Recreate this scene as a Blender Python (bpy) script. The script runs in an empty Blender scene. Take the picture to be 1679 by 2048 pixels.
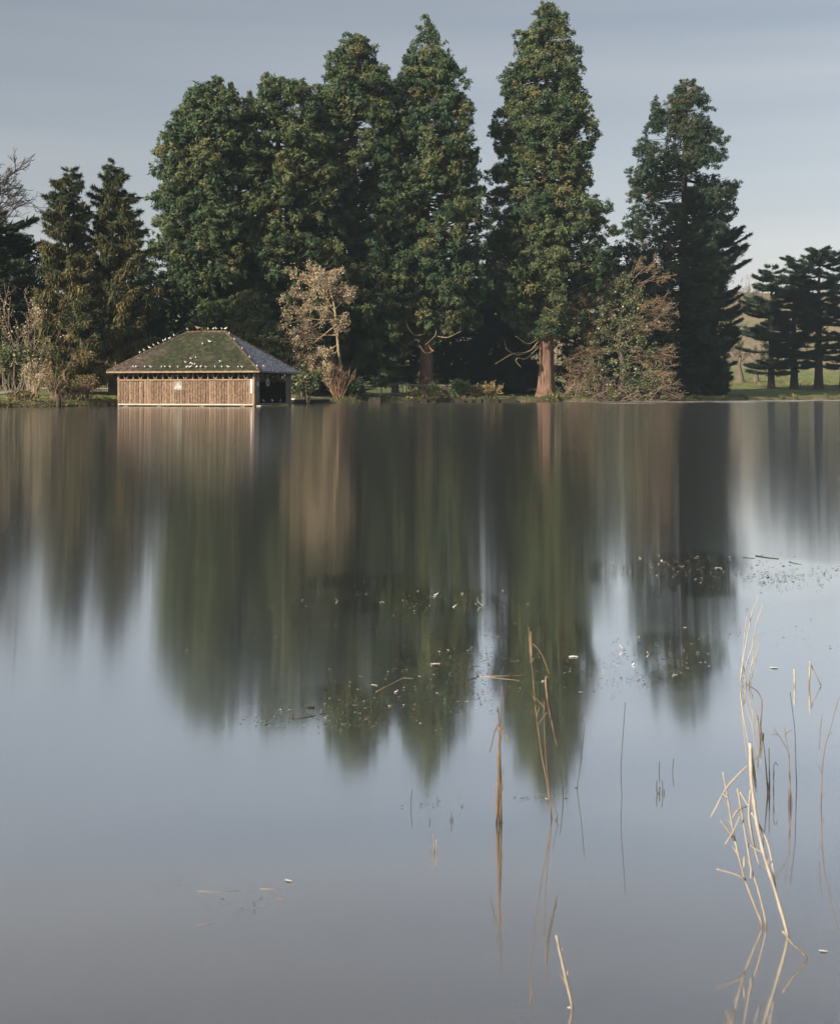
import bpy, math
import numpy as np
from mathutils import Vector

# ------------------------------------------------------------------ camera, sky, sun, exposure
SC = bpy.context.scene
COL = SC.collection
W0, H0 = 1679, 2048          # photograph size
FPX, HZ, CAMH = 2500.0, 788.0, 0.90   # focal length and horizon row in photo pixels, camera height

cam_d = bpy.data.cameras.new('camera')
cam = bpy.data.objects.new('camera', cam_d)
COL.objects.link(cam)
cam.location = (0, 0, CAMH)
cam.rotation_euler = (math.radians(90), 0, 0)
cam_d.sensor_fit = 'VERTICAL'
cam_d.sensor_height = 36.0
cam_d.sensor_width = 36.0
cam_d.lens = 36.0 * FPX / H0
cam_d.shift_y = -(H0 / 2 - HZ) / H0
cam_d.clip_start = 0.05
cam_d.clip_end = 9000
cam_d.dof.use_dof = True
cam_d.dof.focus_distance = 14.0
cam_d.dof.aperture_fstop = 18.0
SC.camera = cam

SUN_AZ = math.radians(41)      # to the left of straight behind the camera
SUN_EL = math.radians(25)
sun_dir = Vector((-math.sin(SUN_AZ) * math.cos(SUN_EL), -math.cos(SUN_AZ) * math.cos(SUN_EL), math.sin(SUN_EL)))

SKY_STR, SKY_SAT = 0.087, 0.85
world = bpy.data.worlds.new('World')
SC.world = world
world.use_nodes = True
wn = world.node_tree
wn.nodes.clear()
def wnode(t, **k):
    n = wn.nodes.new(t)
    for a, v in k.items():
        setattr(n, a, v)
    return n
w_out = wnode('ShaderNodeOutputWorld')
sky = wnode('ShaderNodeTexSky', sky_type='NISHITA', sun_disc=False)
sky.sun_elevation = SUN_EL
sky.sun_rotation = math.atan2(sun_dir.x, sun_dir.y)
sky.air_density = 1.0
sky.dust_density = 2.0
sky.ozone_density = 1.0
tcw = wnode('ShaderNodeTexCoord')
mpw = wnode('ShaderNodeMapping')
mpw.inputs['Scale'].default_value = (0.35, 0.35, 5.5)
mpw.inputs['Rotation'].default_value = (0.0, math.radians(4), 0.0)
wn.links.new(tcw.outputs['Generated'], mpw.inputs['Vector'])
nzw = wnode('ShaderNodeTexNoise')
nzw.inputs['Scale'].default_value = 1.7
nzw.inputs['Detail'].default_value = 3.5
nzw.inputs['Roughness'].default_value = 0.5
wn.links.new(mpw.outputs[0], nzw.inputs['Vector'])
rmpw = wnode('ShaderNodeMapRange')
rmpw.inputs['From Min'].default_value = 0.36
rmpw.inputs['From Max'].default_value = 0.66
rmpw.inputs['To Min'].default_value = 0.0
rmpw.inputs['To Max'].default_value = 1.0
wn.links.new(nzw.outputs[0], rmpw.inputs['Value'])
sxw = wnode('ShaderNodeSeparateXYZ')
wn.links.new(tcw.outputs['Generated'], sxw.inputs[0])
hzw = wnode('ShaderNodeMapRange')
hzw.inputs['From Min'].default_value = 0.0
hzw.inputs['From Max'].default_value = 0.45
hzw.inputs['To Min'].default_value = 0.75
hzw.inputs['To Max'].default_value = -0.1
wn.links.new(sxw.outputs['Z'], hzw.inputs['Value'])
adw = wnode('ShaderNodeMath', operation='MULTIPLY_ADD', use_clamp=True)
wn.links.new(rmpw.outputs[0], adw.inputs[0])
adw.inputs[1].default_value = 0.5
wn.links.new(hzw.outputs[0], adw.inputs[2])
hs = wnode('ShaderNodeHueSaturation')          # clear sky between the drawn-out cloud
hs.inputs['Saturation'].default_value = SKY_SAT
hs.inputs['Value'].default_value = 0.74
wn.links.new(sky.outputs[0], hs.inputs['Color'])
hc = wnode('ShaderNodeHueSaturation')          # thin cloud: the same light without its blue, a little brighter
hc.inputs['Saturation'].default_value = 0.06
hc.inputs['Value'].default_value = 1.13
wn.links.new(sky.outputs[0], hc.inputs['Color'])
bg1 = wnode('ShaderNodeBackground')
bg1.inputs['Strength'].default_value = SKY_STR
wn.links.new(hs.outputs[0], bg1.inputs['Color'])
bg2 = wnode('ShaderNodeBackground')
bg2.inputs['Strength'].default_value = SKY_STR
tnt = wnode('ShaderNodeMix', data_type='RGBA', blend_type='MULTIPLY')
tnt.inputs[0].default_value = 1.0
tnt.inputs[7].default_value = (1.02, 1.0, 0.975, 1)
wn.links.new(hc.outputs[0], tnt.inputs[6])
wn.links.new(tnt.outputs[2], bg2.inputs['Color'])
mxw = wnode('ShaderNodeMixShader')
wn.links.new(adw.outputs[0], mxw.inputs['Fac'])
wn.links.new(bg1.outputs[0], mxw.inputs[1])
wn.links.new(bg2.outputs[0], mxw.inputs[2])
wn.links.new(mxw.outputs[0], w_out.inputs['Surface'])

sun_l = bpy.data.lights.new('sun', 'SUN')
sun_l.energy = 5.0
sun_l.angle = math.radians(0.5)
sun_l.color = (1.0, 0.86, 0.68)
sun = bpy.data.objects.new('sun', sun_l)
COL.objects.link(sun)
sun.rotation_euler = sun_dir.to_track_quat('Z', 'Y').to_euler()
sun.location = (-60, -60, 60)

SC.view_settings.view_transform = 'Standard'
SC.view_settings.look = 'None'
SC.view_settings.gamma = 1.0
SC.view_settings.exposure = 0.5
SC.view_settings.use_curve_mapping = False
SC.render.engine = 'CYCLES'
SC.cycles.use_denoising = True
SC.cycles.denoising_input_passes = 'RGB'
SC.cycles.max_bounces = 6
SC.cycles.diffuse_bounces = 2
SC.cycles.glossy_bounces = 3
SC.cycles.transmission_bounces = 3
SC.cycles.volume_bounces = 0
SC.cycles.caustics_reflective = False
SC.cycles.caustics_refractive = False

# ------------------------------------------------------------------ helpers
def px(x, y, d):
    return np.array([(x - W0 / 2) / FPX * d, d, CAMH + (HZ - y) / FPX * d])

def pxw(x, y):
    """pixel on the water -> ground position and metres per photo pixel there"""
    d = CAMH * FPX / (y - HZ)
    return np.array([(x - W0 / 2) / FPX * d, d, 0.0]), d / FPX

def nrm(v):
    return v / np.maximum(np.linalg.norm(v, axis=-1, keepdims=True), 1e-9)

class Geo:
    def __init__(s):
        s.V = []; s.F = []; s.M = []; s.T = []; s.n = 0
    def add(s, v, f, mat=0, tint=0.5):
        v = np.asarray(v, dtype=np.float32).reshape(-1, 3)
        f = np.asarray(f, dtype=np.int64)
        if len(v) == 0 or len(f) == 0:
            return
        s.V.append(v); s.F.append(f + s.n)
        s.M.append(np.full(len(f), mat, dtype=np.int32) if np.isscalar(mat) else np.asarray(mat, dtype=np.int32))
        s.T.append(np.full(len(v), tint, dtype=np.float32) if np.isscalar(tint) else np.asarray(tint, dtype=np.float32))
        s.n += len(v)
    def box(s, c, h, R=None, mat=0, tint=0.5):
        h = np.asarray(h, float)
        sg = np.array([[-1,-1,-1],[1,-1,-1],[1,1,-1],[-1,1,-1],[-1,-1,1],[1,-1,1],[1,1,1],[-1,1,1]], float) * h
        if R is not None:
            sg = sg @ np.asarray(R).T
        s.add(sg + np.asarray(c), [[0,3,2,1],[4,5,6,7],[0,1,5,4],[1,2,6,5],[2,3,7,6],[3,0,4,7]], mat, tint)
    def tube(s, P, r, k=8, mat=0, tint=0.5, caps=True, ridge=0.0, rng=None):
        P = np.asarray(P, float); n = len(P)
        r = np.broadcast_to(np.asarray(r, float), (n,))
        T = np.zeros_like(P); T[1:-1] = P[2:] - P[:-2]; T[0] = P[1] - P[0]; T[-1] = P[-1] - P[-2]
        T = nrm(T)
        ref = np.array([0.0, 1.0, 0.0]) if abs(T[:, 1]).mean() < 0.8 else np.array([1.0, 0, 0])
        A = nrm(np.cross(T, ref)); B = np.cross(T, A)
        a = np.arange(k) / k * 2 * math.pi
        rr = r[:, None] * np.ones(k)
        if ridge and rng is not None:
            prof = 1 + ridge * (rng.random(k) - 0.5) * 2
            rr = rr * prof[None, :] * (1 + ridge * 0.5 * (rng.random((n, k)) - 0.5))
        V = P[:, None, :] + rr[..., None] * (np.cos(a)[None, :, None] * A[:, None, :] + np.sin(a)[None, :, None] * B[:, None, :])
        idx = np.arange(n * k).reshape(n, k)
        q = np.stack([idx[:-1], np.roll(idx[:-1], -1, 1), np.roll(idx[1:], -1, 1), idx[1:]], -1).reshape(-1, 4)
        V = V.reshape(-1, 3)
        if caps:
            V = np.vstack([V, P[:1], P[-1:]])
            c0, c1 = n * k, n * k + 1
            i0 = idx[0]; i1 = idx[-1]
            q = np.vstack([q, np.stack([np.roll(i0, -1), i0, np.full(k, c0), np.full(k, c0)], -1)[:, [0, 1, 2, 2]] if False else np.zeros((0, 4), int)])
            s.add(V, q, mat, tint)
            base = s.n - len(V)
            s.tri(np.stack([np.roll(i0, -1), i0, np.full(k, c0)], -1) + base, mat)
            s.tri(np.stack([i1, np.roll(i1, -1), np.full(k, c1)], -1) + base, mat)
        else:
            s.add(V, q, mat, tint)
    def tri(s, f, mat=0):
        f = np.asarray(f, dtype=np.int64)
        s.F.append(f); s.M.append(np.full(len(f), mat, dtype=np.int32))
    def segs(s, P0, P1, r0, r1, k=4, mat=0, tint=0.5):
        """many straight tapered prisms at once"""
        P0 = np.asarray(P0, float); P1 = np.asarray(P1, float)
        if len(P0) == 0:
            return
        T = nrm(P1 - P0)
        ref = np.where(np.abs(T[:, 1:2]) < 0.8, np.array([[0.0, 1.0, 0.0]]), np.array([[1.0, 0, 0]]))
        A = nrm(np.cross(T, ref)); B = np.cross(T, A)
        a = np.arange(k) / k * 2 * math.pi
        ring = np.cos(a)[None, :, None] * A[:, None, :] + np.sin(a)[None, :, None] * B[:, None, :]
        V = np.concatenate([P0[:, None, :] + ring * np.asarray(r0)[:, None, None], P1[:, None, :] + ring * np.asarray(r1)[:, None, None]], 1)
        b = np.arange(len(P0))[:, None] * 2 * k
        i = np.arange(k)[None, :]; j = (i + 1) % k
        f = np.stack([b + i, b + j, b + k + j, b + k + i], -1).reshape(-1, 4)
        if not np.isscalar(tint):
            tint = np.repeat(tint, 2 * k)
        s.add(V.reshape(-1, 3), f, mat, tint)
    def mesh(s, name, mats, smooth=False):
        me = bpy.data.meshes.new(name)
        V = np.concatenate(s.V).astype(np.float32)
        tot = [np.full(len(f), f.shape[1], dtype=np.int32) for f in s.F]
        lt = np.concatenate(tot)
        li = np.concatenate([f.reshape(-1) for f in s.F]).astype(np.int32)
        ls = np.concatenate([[0], np.cumsum(lt)[:-1]]).astype(np.int32)
        me.vertices.add(len(V)); me.vertices.foreach_set('co', V.reshape(-1))
        me.loops.add(len(li)); me.loops.foreach_set('vertex_index', li)
        me.polygons.add(len(lt)); me.polygons.foreach_set('loop_start', ls)
        me.polygons.foreach_set('loop_total', lt)
        me.polygons.foreach_set('material_index', np.concatenate(s.M))
        me.polygons.foreach_set('use_smooth', np.full(len(lt), smooth, dtype=bool))
        at = me.attributes.new('tint', 'FLOAT', 'POINT')
        at.data.foreach_set('value', np.concatenate(s.T).astype(np.float32))
        for m in (mats if isinstance(mats, (list, tuple)) else [mats]):
            me.materials.append(m)
        me.update(calc_edges=True)
        return me
    def build(s, name, mats, parent=None, smooth=False, loc=None):
        return link(name, s.mesh(name, mats, smooth), parent, loc)

def link(name, me, parent=None, loc=None, rotz=0.0):
    o = bpy.data.objects.new(name, me)
    COL.objects.link(o)
    if parent is not None:
        o.parent = parent
    if loc is not None:
        o.location = tuple(float(c) for c in loc)
    if rotz:
        o.rotation_euler = (0, 0, rotz)
    return o

def tag(o, label=None, cat=None, group=None, kind=None):
    if label: o['label'] = label
    if cat: o['category'] = cat
    if group: o['group'] = group
    if kind: o['kind'] = kind
    return o

def thing(name, label, cat, loc=(0, 0, 0), rotz=0.0, group=None):
    o = link(name, None, None, loc, rotz)
    o.empty_display_size = 0.3
    return tag(o, label, cat, group)

# ------------------------------------------------------------------ materials
def newmat(name):
    m = bpy.data.materials.new(name)
    m.use_nodes = True
    nt = m.node_tree
    b = nt.nodes['Principled BSDF']
    return m, nt, b

def ramp(nt, stops):
    r = nt.nodes.new('ShaderNodeValToRGB')
    e = r.color_ramp.elements
    while len(e) < len(stops):
        e.new(0.5)
    for el, (p, c) in zip(e, stops):
        el.position = p; el.color = (*c, 1)
    return r

def leaf_mat(name, stops, trans=0.22, rough=0.55, spec=0.25):
    m, nt, b = newmat(name)
    a = nt.nodes.new('ShaderNodeAttribute'); a.attribute_name = 'tint'
    r = ramp(nt, stops)
    nt.links.new(a.outputs['Fac'], r.inputs[0])
    nt.links.new(r.outputs[0], b.inputs['Base Color'])
    b.inputs['Roughness'].default_value = rough
    b.inputs['Specular IOR Level'].default_value = spec
    t = nt.nodes.new('ShaderNodeBsdfTranslucent')
    nt.links.new(r.outputs[0], t.inputs['Color'])
    mx = nt.nodes.new('ShaderNodeMixShader'); mx.inputs[0].default_value = trans
    out = nt.nodes['Material Output']
    nt.links.new(b.outputs[0], mx.inputs[1]); nt.links.new(t.outputs[0], mx.inputs[2])
    nt.links.new(mx.outputs[0], out.inputs['Surface'])
    return m

def noise_mat(name, stops, scale=4.0, stretch=(1, 1, 1), rough=0.85, bump=0.3, bump_dist=0.02, detail=6.0, spec=0.2, tintmix=0.0, coord='Object'):
    m, nt, b = newmat(name)
    tc = nt.nodes.new('ShaderNodeTexCoord')
    mp = nt.nodes.new('ShaderNodeMapping'); mp.inputs['Scale'].default_value = stretch
    oi = nt.nodes.new('ShaderNodeObjectInfo')
    va = nt.nodes.new('ShaderNodeVectorMath'); va.operation = 'MULTIPLY_ADD'; va.inputs[1].default_value = (37.0, 53.0, 71.0)
    nt.links.new(oi.outputs['Random'], va.inputs[0]); nt.links.new(tc.outputs[coord], va.inputs[2])
    nt.links.new(va.outputs[0], mp.inputs[0])
    n = nt.nodes.new('ShaderNodeTexNoise'); n.inputs['Scale'].default_value = scale; n.inputs['Detail'].default_value = detail
    n.inputs['Roughness'].default_value = 0.62
    nt.links.new(mp.outputs[0], n.inputs['Vector'])
    fac = n.outputs[0]
    if tintmix:
        a = nt.nodes.new('ShaderNodeAttribute'); a.attribute_name = 'tint'
        mm = nt.nodes.new('ShaderNodeMix'); mm.data_type = 'FLOAT'; mm.inputs[0].default_value = tintmix
        nt.links.new(n.outputs[0], mm.inputs[2]); nt.links.new(a.outputs['Fac'], mm.inputs[3])
        fac = mm.outputs[0]
    r = ramp(nt, stops)
    nt.links.new(fac, r.inputs[0]); nt.links.new(r.outputs[0], b.inputs['Base Color'])
    b.inputs['Roughness'].default_value = rough
    b.inputs['Specular IOR Level'].default_value = spec
    if bump:
        bp = nt.nodes.new('ShaderNodeBump'); bp.inputs['Strength'].default_value = bump; bp.inputs['Distance'].default_value = bump_dist
        nt.links.new(n.outputs[0], bp.inputs['Height']); nt.links.new(bp.outputs[0], b.inputs['Normal'])
    return m

M = {}
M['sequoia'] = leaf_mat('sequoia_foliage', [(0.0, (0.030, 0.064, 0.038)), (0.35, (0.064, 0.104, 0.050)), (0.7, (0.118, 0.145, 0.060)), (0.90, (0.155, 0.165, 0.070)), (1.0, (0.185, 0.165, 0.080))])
M['sequoia_shade'] = leaf_mat('shade_toned_sequoia_foliage', [(0.0, (0.020, 0.045, 0.030)), (0.5, (0.042, 0.070, 0.040)), (0.9, (0.075, 0.095, 0.045)), (1.0, (0.13, 0.10, 0.055))])  # darker copy of the sequoia foliage, a neighbouring tree's shade put into the colour
M['spruce'] = leaf_mat('spruce_foliage', [(0.0, (0.026, 0.048, 0.032)), (0.4, (0.065, 0.080, 0.038)), (0.7, (0.16, 0.14, 0.055)), (1.0, (0.27, 0.20, 0.10))])
M['cedar'] = leaf_mat('cedar_foliage', [(0.0, (0.022, 0.045, 0.034)), (0.6, (0.046, 0.078, 0.047)), (1.0, (0.10, 0.135, 0.066))], trans=0.12)
M['yew'] = leaf_mat('yew_foliage', [(0.0, (0.018, 0.036, 0.026)), (0.7, (0.040, 0.066, 0.036)), (1.0, (0.070, 0.098, 0.042))], trans=0.1)
M['ivy'] = leaf_mat('ivy_leaf', [(0.0, (0.045, 0.075, 0.035)), (0.55, (0.10, 0.125, 0.06)), (1.0, (0.24, 0.23, 0.12))], trans=0.15, rough=0.4, spec=0.4)
M['tan_leaf'] = leaf_mat('withered_tan_leaf', [(0.0, (0.25, 0.195, 0.125)), (0.5, (0.46, 0.375, 0.26)), (1.0, (0.60, 0.515, 0.385))], trans=0.25)
M['shrub_leaf'] = leaf_mat('shrub_leaf', [(0.0, (0.03, 0.055, 0.02)), (0.45, (0.08, 0.10, 0.03)), (0.7, (0.22, 0.16, 0.07)), (1.0, (0.34, 0.22, 0.12))], trans=0.2)
M['bright_shrub'] = leaf_mat('bright_shrub_leaf', [(0.0, (0.05, 0.11, 0.05)), (0.6, (0.12, 0.19, 0.085)), (1.0, (0.24, 0.26, 0.12))], trans=0.2)
M['straw'] = leaf_mat('straw_blade', [(0.0, (0.20, 0.15, 0.06)), (1.0, (0.42, 0.31, 0.15))], trans=0.25)
M['grass_blade'] = leaf_mat('grass_blade', [(0.0, (0.05, 0.075, 0.025)), (0.6, (0.11, 0.125, 0.045)), (1.0, (0.26, 0.22, 0.10))], trans=0.2)
M['far_wood'] = leaf_mat('far_woodland_twigs', [(0.0, (0.06, 0.045, 0.035)), (0.6, (0.20, 0.14, 0.095)), (0.85, (0.30, 0.20, 0.12)), (1.0, (0.10, 0.13, 0.05))], trans=0.2)
M['redwood_bark'] = noise_mat('redwood_bark', [(0.25, (0.055, 0.034, 0.026)), (0.5, (0.165, 0.10, 0.072)), (0.75, (0.31, 0.21, 0.155))], scale=2.2, stretch=(2.2, 2.2, 0.22), bump=0.9, bump_dist=0.12)
M['grey_bark'] = noise_mat('grey_bark', [(0.3, (0.06, 0.048, 0.038)), (0.6, (0.17, 0.14, 0.11)), (0.8, (0.27, 0.23, 0.18))], scale=3, stretch=(2, 2, 0.5), bump=0.6, bump_dist=0.05)
M['dark_bark'] = noise_mat('dark_bark', [(0.3, (0.025, 0.021, 0.018)), (0.7, (0.075, 0.06, 0.048))], scale=3, stretch=(2, 2, 0.4), bump=0.6, bump_dist=0.05)
M['pale_twig'] = noise_mat('pale_twig_bark', [(0.3, (0.22, 0.17, 0.10)), (0.7, (0.42, 0.34, 0.22))], scale=3, bump=0)
M['brown_twig'] = noise_mat('brown_twig_bark', [(0.3, (0.16, 0.115, 0.09)), (0.7, (0.33, 0.25, 0.19))], scale=3, bump=0)
M['red_twig'] = noise_mat('red_twig_bark', [(0.3, (0.17, 0.095, 0.07)), (0.7, (0.34, 0.22, 0.15))], scale=3, bump=0)
M['reed'] = noise_mat('dry_reed_stalk', [(0.25, (0.17, 0.125, 0.085)), (0.42, (0.33, 0.285, 0.225)), (0.7, (0.49, 0.45, 0.385))], scale=24, stretch=(2, 2, 1.2), bump=0.15, bump_dist=0.002, rough=0.55, spec=0.35, tintmix=0.35)
M['reed_brown'] = noise_mat('brown_reed_stalk', [(0.25, (0.07, 0.05, 0.034)), (0.45, (0.17, 0.12, 0.075)), (0.75, (0.32, 0.235, 0.15))], scale=24, stretch=(2, 2, 1.2), bump=0.15, bump_dist=0.002, rough=0.55, tintmix=0.35)
M['reed_dark'] = noise_mat('wet_reed_stalk', [(0.25, (0.022, 0.022, 0.017)), (0.6, (0.075, 0.064, 0.042)), (0.8, (0.17, 0.135, 0.085))], scale=30, stretch=(3, 3, 0.6), bump=0.1, bump_dist=0.002, rough=0.5)
M['feather'] = noise_mat('white_feather', [(0.2, (0.62, 0.60, 0.58)), (0.7, (0.82, 0.81, 0.79))], scale=60, bump=0.1, bump_dist=0.001, rough=0.7)
M['debris'] = leaf_mat('floating_fleck', [(0.0, (0.030, 0.030, 0.022)), (0.5, (0.09, 0.085, 0.06)), (0.8, (0.27, 0.24, 0.18)), (1.0, (0.62, 0.58, 0.50))], trans=0.0, rough=0.5)
M['slab'] = noise_mat('weathered_slab_wood', [(0.30, (0.080, 0.052, 0.036)), (0.48, (0.21, 0.143, 0.098)), (0.70, (0.37, 0.272, 0.192))], scale=4.2, stretch=(2.2, 2.2, 1.4), bump=0.9, bump_dist=0.04, tintmix=0.16)
M['timber'] = noise_mat('weathered_timber', [(0.3, (0.17, 0.12, 0.085)), (0.7, (0.40, 0.29, 0.205))], scale=4, stretch=(2, 2, 0.6), bump=0.4, bump_dist=0.02)
M['timber_grey'] = noise_mat('grey_timber', [(0.3, (0.13, 0.12, 0.11)), (0.7, (0.30, 0.28, 0.255))], scale=4, stretch=(2, 2, 0.5), bump=0.4, bump_dist=0.02)
M['sill'] = noise_mat('pale_sill_board', [(0.3, (0.42, 0.38, 0.30)), (0.7, (0.62, 0.57, 0.48))], scale=3, stretch=(0.6, 2, 2), bump=0.2, bump_dist=0.01)
M['ridge'] = noise_mat('lichened_ridge_tile', [(0.34, (0.040, 0.032, 0.025)), (0.52, (0.10, 0.075, 0.052)), (0.72, (0.24, 0.215, 0.14))], scale=5, bump=0.4, bump_dist=0.02)
M['slate'] = noise_mat('grey_roof_tile', [(0.25, (0.22, 0.245, 0.285)), (0.55, (0.36, 0.395, 0.45)), (0.8, (0.50, 0.54, 0.60))], scale=2.2, bump=0.3, bump_dist=0.01, tintmix=0.5)
M['iron'] = noise_mat('painted_iron', [(0.3, (0.30, 0.27, 0.23)), (0.7, (0.48, 0.43, 0.37))], scale=8, bump=0)
M['stone'] = noise_mat('bank_stone', [(0.3, (0.10, 0.085, 0.07)), (0.6, (0.25, 0.215, 0.175)), (0.8, (0.38, 0.33, 0.27))], scale=3, bump=0.6, bump_dist=0.05)
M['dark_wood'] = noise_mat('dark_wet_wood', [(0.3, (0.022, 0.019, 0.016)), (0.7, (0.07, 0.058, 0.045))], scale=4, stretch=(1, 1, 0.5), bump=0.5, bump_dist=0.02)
M['white'] = noise_mat('white_paint', [(0.3, (0.66, 0.64, 0.60)), (0.7, (0.80, 0.79, 0.76))], scale=4, bump=0.1, bump_dist=0.005, rough=0.6)
M['board'] = noise_mat('pale_board', [(0.3, (0.20, 0.18, 0.155)), (0.7, (0.31, 0.285, 0.25))], scale=4, bump=0.1, bump_dist=0.005)
M['arrow'] = noise_mat('faded_white_paint', [(0.35, (0.34, 0.32, 0.29)), (0.65, (0.56, 0.54, 0.50))], scale=9, bump=0.1, bump_dist=0.005)
M['gull_white'] = noise_mat('gull_white_plumage', [(0.3, (0.72, 0.71, 0.69)), (0.7, (0.82, 0.81, 0.80))], scale=12, bump=0)
M['gull_grey'] = noise_mat('gull_grey_wing', [(0.3, (0.34, 0.36, 0.39)), (0.7, (0.46, 0.48, 0.51))], scale=12, bump=0)
M['gull_dark'] = noise_mat('gull_dark_tip', [(0.3, (0.03, 0.03, 0.03)), (0.7, (0.07, 0.06, 0.06))], scale=12, bump=0)
M['gull_red'] = noise_mat('gull_red_leg', [(0.3, (0.28, 0.06, 0.04)), (0.7, (0.40, 0.09, 0.06))], scale=12, bump=0)
M['brown_plumage'] = noise_mat('brown_plumage', [(0.3, (0.16, 0.11, 0.075)), (0.7, (0.32, 0.24, 0.17))], scale=14, bump=0)
M['ice'] = noise_mat('thin_pale_ice', [(0.3, (0.42, 0.41, 0.41)), (0.7, (0.66, 0.63, 0.61))], scale=1.3, stretch=(0.4, 1.5, 1), rough=0.35, bump=0.2, bump_dist=0.02, spec=0.5)

# mossy roof tiles: brown tiles, moss grown in drifts over the middle and right of the slope
def mossy():
    m, nt, b = newmat('mossy_roof_tile')
    tc = nt.nodes.new('ShaderNodeTexCoord')
    n1 = nt.nodes.new('ShaderNodeTexNoise'); n1.inputs['Scale'].default_value = 2.2; n1.inputs['Detail'].default_value = 5
    nt.links.new(tc.outputs['Object'], n1.inputs['Vector'])
    a = nt.nodes.new('ShaderNodeAttribute'); a.attribute_name = 'tint'
    mm = nt.nodes.new('ShaderNodeMix'); mm.data_type = 'FLOAT'; mm.inputs[0].default_value = 0.45
    nt.links.new(n1.outputs[0], mm.inputs[2]); nt.links.new(a.outputs['Fac'], mm.inputs[3])
    r1 = ramp(nt, [(0.25, (0.040, 0.031, 0.026)), (0.55, (0.095, 0.072, 0.056)), (0.8, (0.17, 0.14, 0.11))])
    nt.links.new(mm.outputs[0], r1.inputs[0])
    n2 = nt.nodes.new('ShaderNodeTexNoise'); n2.inputs['Scale'].default_value = 0.55; n2.inputs['Detail'].default_value = 4
    nt.links.new(tc.outputs['Object'], n2.inputs['Vector'])
    n3 = nt.nodes.new('ShaderNodeTexNoise'); n3.inputs['Scale'].default_value = 3.0; n3.inputs['Detail'].default_value = 7
    nt.links.new(tc.outputs['Object'], n3.inputs['Vector'])
    sx = nt.nodes.new('ShaderNodeSeparateXYZ'); nt.links.new(tc.outputs['Object'], sx.inputs[0])
    mr = nt.nodes.new('ShaderNodeMapRange'); mr.inputs['From Min'].default_value = -4.3; mr.inputs['From Max'].default_value = -1.8
    mr.inputs['To Min'].default_value = -0.30; mr.inputs['To Max'].default_value = 0.22
    nt.links.new(sx.outputs[0], mr.inputs['Value'])
    ad = nt.nodes.new('ShaderNodeMath'); ad.operation = 'ADD'
    nt.links.new(n2.outputs[0], ad.inputs[0]); nt.links.new(mr.outputs[0], ad.inputs[1])
    ad2 = nt.nodes.new('ShaderNodeMath'); ad2.operation = 'MULTIPLY_ADD'
    nt.links.new(n3.outputs[0], ad2.inputs[0]); ad2.inputs[1].default_value = 0.35; nt.links.new(ad.outputs[0], ad2.inputs[2])
    mr2 = nt.nodes.new('ShaderNodeMapRange'); mr2.inputs['From Min'].default_value = 0.58; mr2.inputs['From Max'].default_value = 0.86
    nt.links.new(ad2.outputs[0], mr2.inputs['Value'])
    r2 = ramp(nt, [(0.32, (0.013, 0.018, 0.010)), (0.52, (0.034, 0.042, 0.018)), (0.75, (0.10, 0.105, 0.042))])
    nt.links.new(n3.outputs[0], r2.inputs[0])
    mx = nt.nodes.new('ShaderNodeMix'); mx.data_type = 'RGBA'
    nt.links.new(mr2.outputs[0], mx.inputs[0]); nt.links.new(r1.outputs[0], mx.inputs[6]); nt.links.new(r2.outputs[0], mx.inputs[7])
    nt.links.new(mx.outputs[2], b.inputs['Base Color'])
    b.inputs['Roughness'].default_value = 0.9
    bp = nt.nodes.new('ShaderNodeBump'); bp.inputs['Strength'].default_value = 0.5; bp.inputs['Distance'].default_value = 0.03
    nt.links.new(n3.outputs[0], bp.inputs['Height']); nt.links.new(bp.outputs[0], b.inputs['Normal'])
    return m
M['mossy'] = mossy()

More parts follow.
